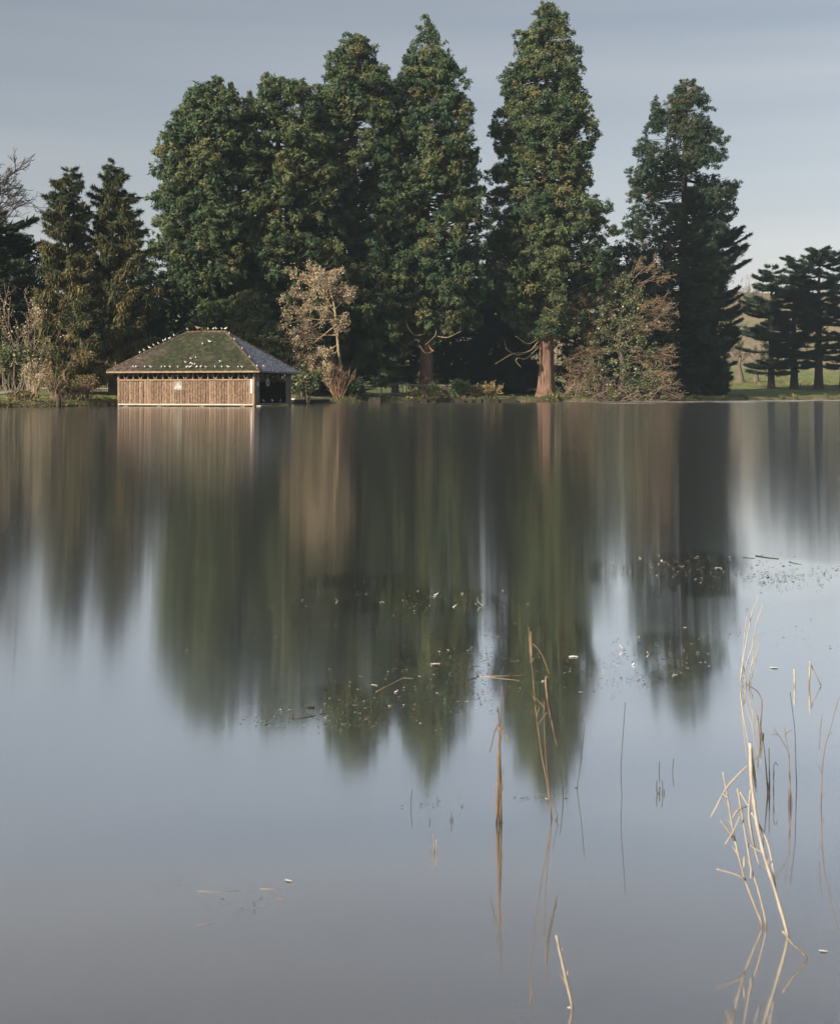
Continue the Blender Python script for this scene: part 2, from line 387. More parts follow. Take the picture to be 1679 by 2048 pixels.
# ground: lawn with bare earth towards the waterline and brown bracken on the far hill
def ground_mat():
    m, nt, b = newmat('lawn_and_earth')
    tc = nt.nodes.new('ShaderNodeTexCoord')
    n1 = nt.nodes.new('ShaderNodeTexNoise'); n1.inputs['Scale'].default_value = 0.35; n1.inputs['Detail'].default_value = 8
    nt.links.new(tc.outputs['Object'], n1.inputs['Vector'])
    r1 = ramp(nt, [(0.3, (0.095, 0.125, 0.045)), (0.5, (0.165, 0.19, 0.075)), (0.7, (0.23, 0.235, 0.11))])
    nt.links.new(n1.outputs[0], r1.inputs[0])
    a = nt.nodes.new('ShaderNodeAttribute'); a.attribute_name = 'tint'     # 0 earth .. 0.5 lawn .. 1 brown hill
    r2 = ramp(nt, [(0.3, (0.10, 0.08, 0.058)), (0.7, (0.30, 0.245, 0.18))])
    nt.links.new(n1.outputs[0], r2.inputs[0])
    r3 = ramp(nt, [(0.3, (0.16, 0.13, 0.085)), (0.5, (0.25, 0.205, 0.135)), (0.72, (0.19, 0.20, 0.10))])
    n3 = nt.nodes.new('ShaderNodeTexNoise'); n3.inputs['Scale'].default_value = 0.06; n3.inputs['Detail'].default_value = 8
    nt.links.new(tc.outputs['Object'], n3.inputs['Vector'])
    nt.links.new(n3.outputs[0], r3.inputs[0])
    ma = nt.nodes.new('ShaderNodeMapRange'); ma.inputs['From Min'].default_value = 0.05; ma.inputs['From Max'].default_value = 0.4
    nt.links.new(a.outputs['Fac'], ma.inputs['Value'])
    mb = nt.nodes.new('ShaderNodeMapRange'); mb.inputs['From Min'].default_value = 0.6; mb.inputs['From Max'].default_value = 0.95
    nt.links.new(a.outputs['Fac'], mb.inputs['Value'])
    x1 = nt.nodes.new('ShaderNodeMix'); x1.data_type = 'RGBA'
    nt.links.new(ma.outputs[0], x1.inputs[0]); nt.links.new(r2.outputs[0], x1.inputs[6]); nt.links.new(r1.outputs[0], x1.inputs[7])
    x2 = nt.nodes.new('ShaderNodeMix'); x2.data_type = 'RGBA'
    nt.links.new(mb.outputs[0], x2.inputs[0]); nt.links.new(x1.outputs[2], x2.inputs[6]); nt.links.new(r3.outputs[0], x2.inputs[7])
    nt.links.new(x2.outputs[2], b.inputs['Base Color'])
    b.inputs['Roughness'].default_value = 0.95
    b.inputs['Specular IOR Level'].default_value = 0.1
    bp = nt.nodes.new('ShaderNodeBump'); bp.inputs['Strength'].default_value = 0.6; bp.inputs['Distance'].default_value = 0.15
    nt.links.new(n1.outputs[0], bp.inputs['Height']); nt.links.new(bp.outputs[0], b.inputs['Normal'])
    return m
M['ground'] = ground_mat()

# water: murky body under a surface whose ripple slope (roughness) varies over the lake
ANISO = 0.65
def water_mat():
    m, nt, b = newmat('lake_water')
    nt.nodes.remove(b)
    out = nt.nodes['Material Output']
    tc = nt.nodes.new('ShaderNodeTexCoord')
    a = nt.nodes.new('ShaderNodeAttribute'); a.attribute_name = 'tint'     # 1 = calm, weed-stilled water
    mp = nt.nodes.new('ShaderNodeMapping'); mp.inputs['Scale'].default_value = (0.10, 0.35, 1)
    nt.links.new(tc.outputs['Object'], mp.inputs[0])
    n1 = nt.nodes.new('ShaderNodeTexNoise'); n1.inputs['Scale'].default_value = 1.0; n1.inputs['Detail'].default_value = 4
    nt.links.new(mp.outputs[0], n1.inputs['Vector'])
    ad = nt.nodes.new('ShaderNodeMath'); ad.operation = 'MULTIPLY_ADD'
    nt.links.new(n1.outputs[0], ad.inputs[0]); ad.inputs[1].default_value = 0.5
    nt.links.new(a.outputs['Fac'], ad.inputs[2])
    mr = nt.nodes.new('ShaderNodeMapRange'); mr.inputs['From Min'].default_value = 0.2; mr.inputs['From Max'].default_value = 1.1
    mr.inputs['To Min'].default_value = 0.070; mr.inputs['To Max'].default_value = 0.040
    nt.links.new(ad.outputs[0], mr.inputs['Value'])
    gl = nt.nodes.new('ShaderNodeBsdfGlossy'); gl.distribution = 'GGX'
    gl.inputs['Color'].default_value = (1.0, 1.0, 1.0, 1)
    nt.links.new(mr.outputs[0], gl.inputs['Roughness'])
    gl.inputs['Anisotropy'].default_value = ANISO
    tg_ = nt.nodes.new('ShaderNodeCombineXYZ'); tg_.inputs[0].default_value = 1.0
    nt.links.new(tg_.outputs[0], gl.inputs['Tangent'])
    df = nt.nodes.new('ShaderNodeSubsurfaceScattering'); df.falloff = 'BURLEY'; df.inputs['Color'].default_value = (0.170, 0.165, 0.148, 1)
    df.inputs['Scale'].default_value = 0.35; df.inputs['Radius'].default_value = (1.0, 0.9, 0.8)
    fr = nt.nodes.new('ShaderNodeFresnel'); fr.inputs['IOR'].default_value = 1.33
    pw = ramp(nt, [(0.04, (0.20,) * 3), (0.08, (0.36,) * 3), (0.15, (0.88,) * 3), (0.30, (0.95,) * 3), (1.0, (0.92,) * 3)])
    nt.links.new(fr.outputs[0], pw.inputs[0])
    pw.color_ramp.interpolation = 'B_SPLINE'
    mx = nt.nodes.new('ShaderNodeMixShader')
    nt.links.new(pw.outputs[0], mx.inputs[0]); nt.links.new(df.outputs[0], mx.inputs[1]); nt.links.new(gl.outputs[0], mx.inputs[2])
    nt.links.new(mx.outputs[0], out.inputs['Surface'])
    return m
M['water'] = water_mat()

# ------------------------------------------------------------------ terrain and water
SHX = np.array([-900, -60, -33, -28, -24.5, -22.3, -21, -12, -11.3, -8.8, -7.5, -5, -1, 6, 14, 28, 64, 120, 900], float)
SHY = np.array([40, 76, 79, 80.5, 85, 91.5, 101, 101.5, 109.3, 118.8, 121, 125, 132, 137, 141, 152, 190, 215, 260], float)
def shore(X):
    X = np.asarray(X, float)
    w = 0.5 * np.sin(X * 0.9) + 0.35 * np.sin(X * 2.3 + 1.0) + 0.2 * np.sin(X * 5.1)
    return np.interp(X, SHX, SHY) + w * np.clip((np.abs(X + 17) - 6) / 4, 0, 1) * 0.8
def sstep(a, b, x):
    t = np.clip((x - a) / (b - a), 0, 1)
    return t * t * (3 - 2 * t)
def ground_h(X, Y):
    X = np.asarray(X, float); Y = np.asarray(Y, float)
    s = Y - shore(X)
    up = 0.42 * sstep(0, 0.9, s) + 0.022 * np.clip(s, 0, 14) + 0.028 * np.clip(s - 18, 0, 130)
    up = up + 0.035 * np.clip(s - 2, 0, 30) * sstep(35, 60, X)
    up = up + 46 * sstep(300, 700, Y + 0.25 * X) + 6 * np.sin(X * 0.012 + 1) * sstep(330, 700, Y)
    up = up + 0.05 * np.sin(X * 0.8 + Y * 0.3) * sstep(1, 4, s)
    dn = -np.clip(-s * 0.25, 0, 1.6) - 0.02
    h = np.where(s > 0, up, dn)
    near = -0.6 - Y
    h = np.where(Y < 20, np.where(near > 0, 0.35 * sstep(0, 1.5, near) + 0.01 * np.clip(near, 0, 200), -np.clip(-near * 0.3, 0, 1.6) - 0.02), h)
    return h
gx = np.unique(np.concatenate([np.linspace(-1400, -120, 24), np.linspace(-120, -40, 40), np.arange(-40, 72, 1.1), np.linspace(72, 160, 40), np.linspace(160, 1400, 24)]))
gy = np.unique(np.concatenate([np.linspace(-1400, -10, 14), np.linspace(-10, 20, 26), np.linspace(20, 76, 12), np.arange(76, 112, 0.8), np.arange(112, 215, 1.2), np.linspace(215, 420, 50), np.linspace(420, 1400, 26)]))
GX, GY = np.meshgrid(gx, gy)
GZ = ground_h(GX, GY)
nx_, ny_ = len(gx), len(gy)
idx = np.arange(nx_ * ny_).reshape(ny_, nx_)
g = Geo()
sG = GY - shore(GX)
tG = np.clip(0.5 * sstep(0.3, 1.6, sG), 0, 0.5) + 0.5 * sstep(335, 390, GY + 0.3 * GX)
g.add(np.stack([GX, GY, GZ], -1).reshape(-1, 3), np.stack([idx[:-1, :-1], idx[:-1, 1:], idx[1:, 1:], idx[1:, :-1]], -1).reshape(-1, 4), 0, tG.reshape(-1))
tag(g.build('ground', M['ground'], smooth=True), 'grassy bank and lawn around the lake rising to a brown hill', 'ground', kind='structure')

# calm weed patches given by where they lie on the water: (photo x, y, half-width, half-height)
CALM = [(1000, 1330, 240, 95), (720, 1430, 140, 60), (1350, 1150, 190, 45), (1340, 1320, 130, 60), (850, 1205, 210, 28), (1580, 1160, 160, 40), (720, 1165, 70, 20)]
wx = np.unique(np.concatenate([np.linspace(-400, -12, 40), np.arange(-12, 12, 0.2), np.linspace(12, 400, 40)]))
wy = np.unique(np.concatenate([np.linspace(-1.2, 2.5, 6), np.arange(2.5, 9, 0.09), np.linspace(9, 40, 50), np.linspace(40, 330, 40)]))
WX, WY = np.meshgrid(wx, wy)
PX = W0 / 2 + WX / np.maximum(WY, 0.3) * FPX
PY = HZ + CAMH / np.maximum(WY, 0.3) * FPX
calm = np.zeros_like(WX)
for cx, cy, rx, ry in CALM:
    q = ((PX - cx) / rx) ** 2 + ((PY - cy) / ry) ** 2
    q = q + 0.25 * np.sin(WX * 5 + WY * 3)
    calm = np.maximum(calm, sstep(1.25, 0.85, -(-q)) if False else 1 - sstep(0.45, 1.25, q))
g = Geo()
idx = np.arange(WX.size).reshape(WX.shape)
calm = np.maximum(calm, 0.75 * sstep(1330, 1500, PY))
g.add(np.stack([WX, WY, np.zeros_like(WX)], -1).reshape(-1, 3), np.stack([idx[:-1, :-1], idx[:-1, 1:], idx[1:, 1:], idx[1:, :-1]], -1).reshape(-1, 4), 0, calm.reshape(-1))
tag(g.build('water', M['water'], smooth=True), 'still grey lake water smearing the reflected trees', 'water', kind='structure')

# ------------------------------------------------------------------ foliage tools
TRI = [False]
def kites(g, rng, P, N, D, L, Wd, tint, mat=0):
    """leaf-sized four-cornered faces: base P, facing about N, pointing along D"""
    N = nrm(N)
    D = nrm(D - (D * N).sum(-1, keepdims=True) * N)
    S = np.cross(N, D)
    L = L[:, None]; Wd = Wd[:, None]
    if TRI[0]:                                   # needle sprays: one slim triangle each
        v = np.stack([P - S * Wd * 0.5, P + S * Wd * 0.5, P + D * L], 1)
        n = len(P)
        g.add(v.reshape(-1, 3), np.arange(n * 3).reshape(n, 3), mat, np.repeat(tint, 3))
        return
    v = np.stack([P, P + D * L * 0.45 + S * Wd * 0.5 + N * L * 0.06, P + D * L, P + D * L * 0.45 - S * Wd * 0.5 - N * L * 0.06], 1)
    n = len(P)
    f = np.arange(n * 4).reshape(n, 4)
    g.add(v.reshape(-1, 3), f, mat, np.repeat(tint, 4))

def clumps(g, rng, C, R, T, dens=40, size=0.42, aspect=0.45, up=0.5, squash=0.8, mat=0, outward=1.0, jit=0.6, tj=0.12, sub=0):
    """billows of leaves round centres C with radii R and tints T; sub > 0 breaks each billow into tufts"""
    O = None
    if sub:
        i = np.repeat(np.arange(len(C)), sub)
        dr = nrm(rng.normal(size=(len(i), 3)) + np.array([0, 0, 0.25]))
        O = dr
        C = C[i] + dr * (R[i] * (0.55 + 0.35 * rng.random(len(i))))[:, None] * np.array([1, 1, squash])
        T = np.clip(T[i] + 0.07 * rng.normal(size=len(i)), 0, 1)
        R = R[i] * (0.22 + 0.17 * rng.random(len(i)))
        n = np.maximum(3, (dens * R * R * (0.8 + 0.4 * rng.random(len(R))) * 2.2).astype(int))
    else:
        n = np.maximum(4, (dens * R * R * (0.8 + 0.4 * rng.random(len(R)))).astype(int))
    i = np.repeat(np.arange(len(C)), n)
    m = len(i)
    dr = nrm(rng.normal(size=(m, 3)))
    rad = R[i] * (rng.random(m) ** 0.45)
    P = C[i] + dr * rad[:, None] * np.array([1, 1, squash])
    N = dr * outward + rng.normal(size=(m, 3)) * jit
    if O is not None:
        N = N + O[i] * 0.8
    D = rng.normal(size=(m, 3)) * 0.7 + dr * 0.6 + np.array([0, 0, up])
    L = size * (0.55 + 0.8 * rng.random(m))
    kites(g, rng, P, N, D, L, L * aspect * (0.7 + 0.6 * rng.random(m)), np.clip(T[i] + tj * rng.normal(size=m), 0, 1), mat)

def profile(prof, d, x0):
    """photo outline rows (y, xl, xr) -> heights and left/right radii in metres about the stem at photo column x0"""
    p = np.array(sorted(prof, key=lambda r: -r[0]), float)
    z = CAMH + (HZ - p[:, 0]) / FPX * d
    rl = (x0 - p[:, 1]) / FPX * d
    rr = (p[:, 2] - x0) / FPX * d
    return z, rl, rr

def trunk_geo(g, rng, base, H, r0, flare=0.6, lean=(0, 0), k=22, mat=0, wob=0.15, top=0.04, ridge=0.10):
    n = 26
    t = np.linspace(0, 1, n) ** 1.5
    z = t * H
    r = r0 * (1 - t) ** 0.85 + top + flare * np.exp(-z / 1.1)
    P = np.stack([base[0] + lean[0] * t + wob * np.sin(t * 7 + 1) * t, base[1] + lean[1] * t + wob * np.cos(t * 5) * t, base[2] - 0.4 + z], -1)
    g.tube(P, r, k=k, mat=mat, rng=rng, ridge=ridge)
    return P

def conifer(name, label, x0, d, base_y, prof, seed, n_br=650, dens=112, size=0.335, rc=(0.68, 1.15), gap=0.10, sub=9, mat='sequoia', bark='redwood_bark', r0=0.9, flare=0.7, group=None, tint0=0.42, droop=0.12, open_top=0.18, bough=2, inner=(1.0, 0.72, 0.42), depth=1.0, loops=None, tips=None, up=-0.2):
    rng = np.random.default_rng(seed)
    z, rl, rr = profile(prof, d, x0)
    bx = (x0 - W0 / 2) / FPX * d
    bz = float(ground_h(bx, d))
    root = thing(name, label, 'tree', (bx, d, bz), group=group)
    H = z[-1] - bz
    zt = np.linspace(z[0], z[-1], 300)
    rlt = np.interp(zt, z, rl); rrt = np.interp(zt, z, rr)
    w = (np.abs(rlt) + np.abs(rrt)) + 1.3
    cdf = np.cumsum(w); cdf /= cdf[-1]
    nb = max(8, n_br // bough)                     # branches gather into boughs with hollows between them
    zb = np.interp((np.arange(nb) + rng.random(nb)) / nb, cdf, zt)
    ab = (np.arange(nb) * 2.39996 + rng.normal(size=nb) * 0.35) % (2 * math.pi)
    fb = 0.92 + 0.11 * rng.random(nb)
    ib = rng.integers(0, nb, n_br)
    hb = np.maximum((np.interp(zb, z, rl) + np.interp(zb, z, rr)) / 2, 0.8)
    zz = np.clip(zb[ib] + rng.normal(size=n_br) * np.clip(0.13 * hb[ib], 0.2, 0.62), z[0], z[-1] - 0.15)
    az = ab[ib] + rng.normal(size=n_br) * np.clip(0.85 / hb[ib], 0.12, 0.6)
    # patchy gaps: drop branches where a smooth pseudo-noise is low
    pn = np.sin(zz * 1.1 + 3 * np.sin(az + seed)) + np.sin(zz * 0.53 + 2.1 * np.cos(az * 2 + seed * 1.7)) + 0.6 * rng.normal(size=n_br)
    keep = pn > np.quantile(pn, gap)
    zz, az, fbk = zz[keep], az[keep], fb[ib][keep]
    cx, cy = np.cos(az), np.sin(az)
    L_ = np.interp(zz, z, rl); R_ = np.interp(zz, z, rr)
    mid = (R_ - L_) / 2; half = np.maximum((R_ + L_) / 2, 0.15)
    lump = 0.95 + 0.09 * np.sin(zz * 0.9 + az * 3 + seed) * np.sin(zz * 0.37 + az * 2)
    rad = half * lump * fbk * (0.94 + 0.10 * rng.random(len(zz))) - 0.35 * np.clip(half / 4, 0, 1)
    C = []; Rr = []; Tt = []
    s0 = []; s1 = []; q0 = []; q1 = []
    bt = np.clip(tint0 + (0.17 * rng.normal(size=nb))[ib][keep] + 0.12 * rng.normal(size=len(zz)), 0, 0.9)
    bt = np.where(rng.random(len(zz)) < 0.02, 0.97, bt)
    zf_ = (zz - z[0]) / max(z[-1] - z[0], 1)
    for t in inner:
        jx = rng.normal(size=(len(zz), 3)) * np.clip(0.08 + 0.09 * half[:, None], 0.1, 0.45)
        tt = t * (0.9 + 0.16 * rng.random(len(zz)))
        c = np.stack([mid * (0.35 + 0.65 * t) + rad * tt * cx, rad * tt * cy * depth, zz - bz + droop * rad * (1 - tt) * 2 - 0.1], -1) + jx
        r = (rc[0] + (rc[1] - rc[0]) * rng.random(len(zz))) * np.clip(0.22 + half / 4.0, 0.25, 1.0) * (0.85 if t < 0.9 else 1.0)
        c[:, 2] = np.minimum(c[:, 2], H - r * 0.3)
        kp = np.ones(len(zz), bool) if t > 0.9 else rng.random(len(zz)) > open_top * sstep(0.25, 0.8, zf_) * 1.6
        kp &= (c[:, 1] < 0.35 * half) | (rng.random(len(zz)) < (0.55 if t > 0.9 else 0.25))      # the far side carries fewer sprays
        if t < 0.5:
            kp &= rng.random(len(zz)) < 0.5
        C.append(c[kp]); Rr.append(r[kp]); Tt.append(np.clip(bt + 0.06 * rng.normal(size=len(zz)), 0, 1)[kp])
    C = np.concatenate(C); Rr = np.concatenate(Rr); Tt = np.concatenate(Tt)
    if not tips and mat != 'yew':
        tips = [(x0 + (rr[-1] - rl[-1]) / 2 / d * FPX, min(p[0] for p in prof))]
    if tips:
        for (tx, ty) in tips:
            e = px(tx, ty, d) - np.array([bx, d, bz])
            m = 14
            k = rng.random(m)
            C = np.vstack([C, e + np.stack([rng.normal(size=m) * 0.4 * k, rng.normal(size=m) * 0.4 * k, -0.12 - 2.4 * k], -1)])
            Rr = np.concatenate([Rr, 0.22 + 0.45 * k]); Tt = np.concatenate([Tt, np.full(m, tint0)])
    g = Geo()
    clumps(g, rng, C, Rr, Tt, dens=dens, size=size, up=up, sub=sub, aspect=0.5)
    g.build('crown', M[mat], root)
    tg = Geo()
    trunk_geo(tg, rng, (0, 0, 0), H * 0.97, r0, flare)
    tg.build('trunk', M[bark], root, smooth=True)
    # limbs to the outer billows
    bg = Geo()
    n = len(zz)
    tipc = np.stack([mid + rad * cx, rad * cy * depth, zz - bz], -1)
    basec = np.stack([np.zeros(n), np.zeros(n), np.clip(zz - bz + droop * rad - 0.25 * rad + rng.normal(size=n) * 0.8, 0.4, H * 0.96)], -1)
    midp = basec * 0.45 + tipc * 0.55 + np.stack([np.zeros(n), np.zeros(n), -0.10 * rad], -1)
    rb = 0.016 + 0.009 * half
    bg.segs(basec, midp, rb, rb * 0.7, k=4)
    bg.segs(midp, tipc, rb * 0.7, rb * 0.25, k=3)
    tag(bg.build('branches', M['grey_bark'] if bark != 'dark_bark' else M['dark_bark'], root), kind='stuff')
    if loops:
        for lp in loops:
            pts = np.array([px(a, b_, d - dd) for a, b_, dd in lp]) - np.array([bx, d, bz])
            t = np.linspace(0, len(pts) - 1, len(pts) * 5)
            pp = np.stack([np.interp(t, np.arange(len(pts)), pts[:, j]) for j in range(3)], -1)
            for _ in range(3):
                pp[1:-1] = (pp[:-2] + 2 * pp[1:-1] + pp[2:]) / 4
            lg = Geo(); lg.tube(pp, np.linspace(0.06, 0.02, len(pp)), k=6)
            lg.build('bare_limb', M['pale_twig'], root, smooth=True)
    return root

TRI[0] = True
G6 = 'tall sequoias on the far shore'
conifer('sequoia_tree', 'broad round-topped sequoia at the boathouse end of the tall row', 405, 128, 790,
        [(155, 428, 448), (172, 405, 470), (200, 362, 476), (250, 338, 488), (300, 316, 500), (360, 313, 515), (430, 307, 525), (520, 306, 532), (590, 322, 535), (650, 340, 535), (740, 350, 535)], 11,
        n_br=760, group=G6, tips=[(440, 155), (462, 163), (375, 190), (400, 172)], tint0=0.45, gap=0.08)
conifer('sequoia_tree', 'sequoia with several blunt tops beside the broad round-topped one', 555, 133, 790,
        [(158, 535, 610), (175, 520, 620), (200, 482, 640), (260, 452, 662), (330, 436, 680), (450, 418, 692), (600, 430, 690), (760, 440, 690)], 12,
        n_br=840, group=G6, tips=[(540, 157), (605, 157), (500, 182), (578, 165)], tint0=0.50, gap=0.10)
conifer('sequoia_tree', 'dense sequoia with a smooth domed top behind the bare tan tree', 708, 139, 790,
        [(68, 703, 719), (85, 680, 742), (110, 660, 758), (150, 646, 774), (180, 630, 788), (220, 612, 796), (300, 592, 806), (400, 580, 812), (520, 572, 808), (640, 575, 812), (755, 590, 806)], 13,
        n_br=940, group=G6, tips=[(711, 68), (700, 76), (725, 78)], tint0=0.46, gap=0.08)
conifer('sequoia_tree', 'sharp-pointed sequoia whose red trunk rises behind the iron railings', 852, 142, 778,
        [(27, 849, 859), (60, 836, 872), (100, 818, 893), (150, 798, 927), (180, 790, 928), (220, 772, 940), (300, 752, 967), (400, 740, 976), (500, 745, 975), (580, 752, 970), (640, 775, 950), (668, 800, 905)], 14,
        n_br=880, group=G6, tint0=0.40, gap=0.12, r0=0.72, flare=0.45,
        loops=[[(848, 640, 0.5), (852, 668, 3), (828, 672, 4), (815, 655, 5), (812, 640, 5)], [(850, 650, 0.5), (870, 672, 3), (895, 676, 4), (922, 662, 5)], [(850, 680, 0.6), (862, 700, 2.5), (868, 702, 3), (850, 708, 4), (838, 690, 4)],
               [(846, 620, 0.5), (820, 632, 3), (795, 650, 4), (770, 655, 5)], [(852, 610, 0.5), (866, 640, 3), (874, 668, 4), (850, 690, 5)], [(846, 645, 0.5), (808, 650, 3), (802, 672, 4)]])
conifer('sequoia_tree', 'tallest sequoia standing apart, flared red trunk at the water edge', 1091, 148.5, 793,
        [(5, 1091, 1103), (30, 1066, 1122), (60, 1050, 1140), (100, 1030, 1160), (150, 1006, 1165), (200, 1000, 1176), (270, 978, 1190), (300, 974, 1186), (350, 982, 1182), (400, 976, 1198), (450, 970, 1216), (540, 964, 1220), (600, 985, 1195), (650, 1018, 1150), (690, 1050, 1120)], 15,
        n_br=900, group=G6, tint0=0.50, open_top=0.05, gap=0.15, r0=0.95, flare=0.75,
        loops=[[(1078, 690, 0.8), (1062, 700, 2.5), (1035, 712, 4), (1012, 700, 5), (1008, 680, 5)], [(1078, 680, 0.8), (1058, 705, 2.5), (1025, 706, 4), (990, 728, 5)], [(1076, 695, 0.8), (1050, 720, 3), (1034, 715, 4), (1030, 722, 4), (1042, 735, 4)],
               [(1080, 676, 0.8), (1055, 690, 3), (1030, 672, 4)], [(1095, 620, 0.8), (1100, 618, 2), (1085, 612, 3), (1108, 625, 4)]])
conifer('sequoia_tree', 'shade-toned two-pointed sequoia standing behind the ivy-grown fallen tree', 1368, 176, 785,
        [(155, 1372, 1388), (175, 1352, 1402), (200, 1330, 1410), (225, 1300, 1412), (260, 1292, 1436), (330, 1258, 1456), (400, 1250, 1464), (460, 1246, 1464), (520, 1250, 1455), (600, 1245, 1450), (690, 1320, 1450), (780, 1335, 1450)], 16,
        n_br=820, group=G6, mat='sequoia_shade', bark='dark_bark', tint0=0.45, gap=0.26, tips=[(1311, 190), (1306, 205), (1360, 158), (1386, 157)], size=0.30, rc=(0.8, 1.35))

# lower evergreen filling between the first two sequoias, beside the boathouse
conifer('cypress_tree', 'low olive cypress rising behind the boathouse roof', 495, 124, 790,
        [(580, 484, 502), (600, 465, 520), (640, 450, 545), (700, 440, 575), (760, 440, 590)], 21, n_br=260, tint0=0.66, bark='grey_bark', r0=0.3, flare=0.2, dens=150, size=0.26, rc=(0.6, 1.0), group=None)
G7 = 'dark evergreens behind the shore trees'
conifer('yew_tree', 'dark yew filling the shade behind the iron railings', 965, 166, 785, [(560, 920, 1000), (620, 868, 1050), (700, 846, 1075), (785, 842, 1080)], 22, n_br=260, dens=60, size=0.5, rc=(1.0, 1.6), sub=4, mat='yew', bark='dark_bark', r0=0.4, flare=0.3, gap=0.0, group=G7)
conifer('yew_tree', 'dark yew behind the ivy-grown fallen tree', 1235, 170, 785, [(490, 1205, 1265), (540, 1160, 1320), (640, 1110, 1350), (785, 1095, 1360)], 23, n_br=300, dens=60, size=0.5, rc=(1.0, 1.6), sub=4, mat='yew', bark='dark_bark', r0=0.4, flare=0.3, gap=0.0, group=G7)
conifer('yew_tree', 'dark yew between the brown spruces and the round-topped sequoia', 300, 124, 785, [(520, 285, 320), (600, 255, 345), (700, 240, 365), (785, 235, 370)], 24, n_br=230, dens=64, size=0.45, rc=(0.8, 1.4), sub=4, mat='yew', bark='dark_bark', r0=0.3, flare=0.3, gap=0.0, group=G7)
conifer('yew_tree', 'dark yew behind the tan-leaved sapling on the bank', 30, 122, 785, [(470, 0, 55), (540, -50, 100), (640, -80, 130), (785, -90, 130)], 25, n_br=260, dens=64, size=0.45, rc=(0.8, 1.4), sub=4, mat='yew', bark='dark_bark', r0=0.3, flare=0.3, gap=0.05, group=G7)
conifer('yew_tree', 'dark yew in the shade behind both brown spruces', 178, 132, 785, [(525, 160, 196), (580, 105, 245), (700, 80, 270), (785, 80, 275)], 26, n_br=220, dens=64, size=0.45, rc=(0.8, 1.4), sub=4, mat='yew', bark='dark_bark', r0=0.3, flare=0.3, gap=0.05, group=G7)
conifer('yew_tree', 'dark yew at the foot of the domed sequoia', 640, 142, 785, [(600, 620, 660), (660, 590, 700), (785, 570, 712)], 27, n_br=200, dens=64, size=0.45, rc=(0.8, 1.4), sub=4, mat='yew', bark='dark_bark', r0=0.3, flare=0.3, gap=0.0, group=G7)

conifer('yew_tree', 'dark yew overhanging the sunlit gap in the railings', 790, 156, 785, [(610, 770, 820), (660, 740, 850), (720, 735, 850), (752, 745, 838), (760, 760, 826)], 28, n_br=150, dens=64, size=0.45, rc=(0.8, 1.4), sub=4, mat='yew', bark='dark_bark', r0=0.3, flare=0.3, gap=0.0, group=G7)
conifer('yew_tree', 'dark yew in the shade between the sharp-pointed and tallest sequoias', 1030, 176, 785, [(430, 1000, 1030), (480, 960, 1060), (600, 940, 1090), (785, 930, 1100)], 29, n_br=260, dens=60, size=0.5, rc=(1.0, 1.6), sub=4, mat='yew', bark='dark_bark', r0=0.4, flare=0.3, gap=0.1, group=G7)

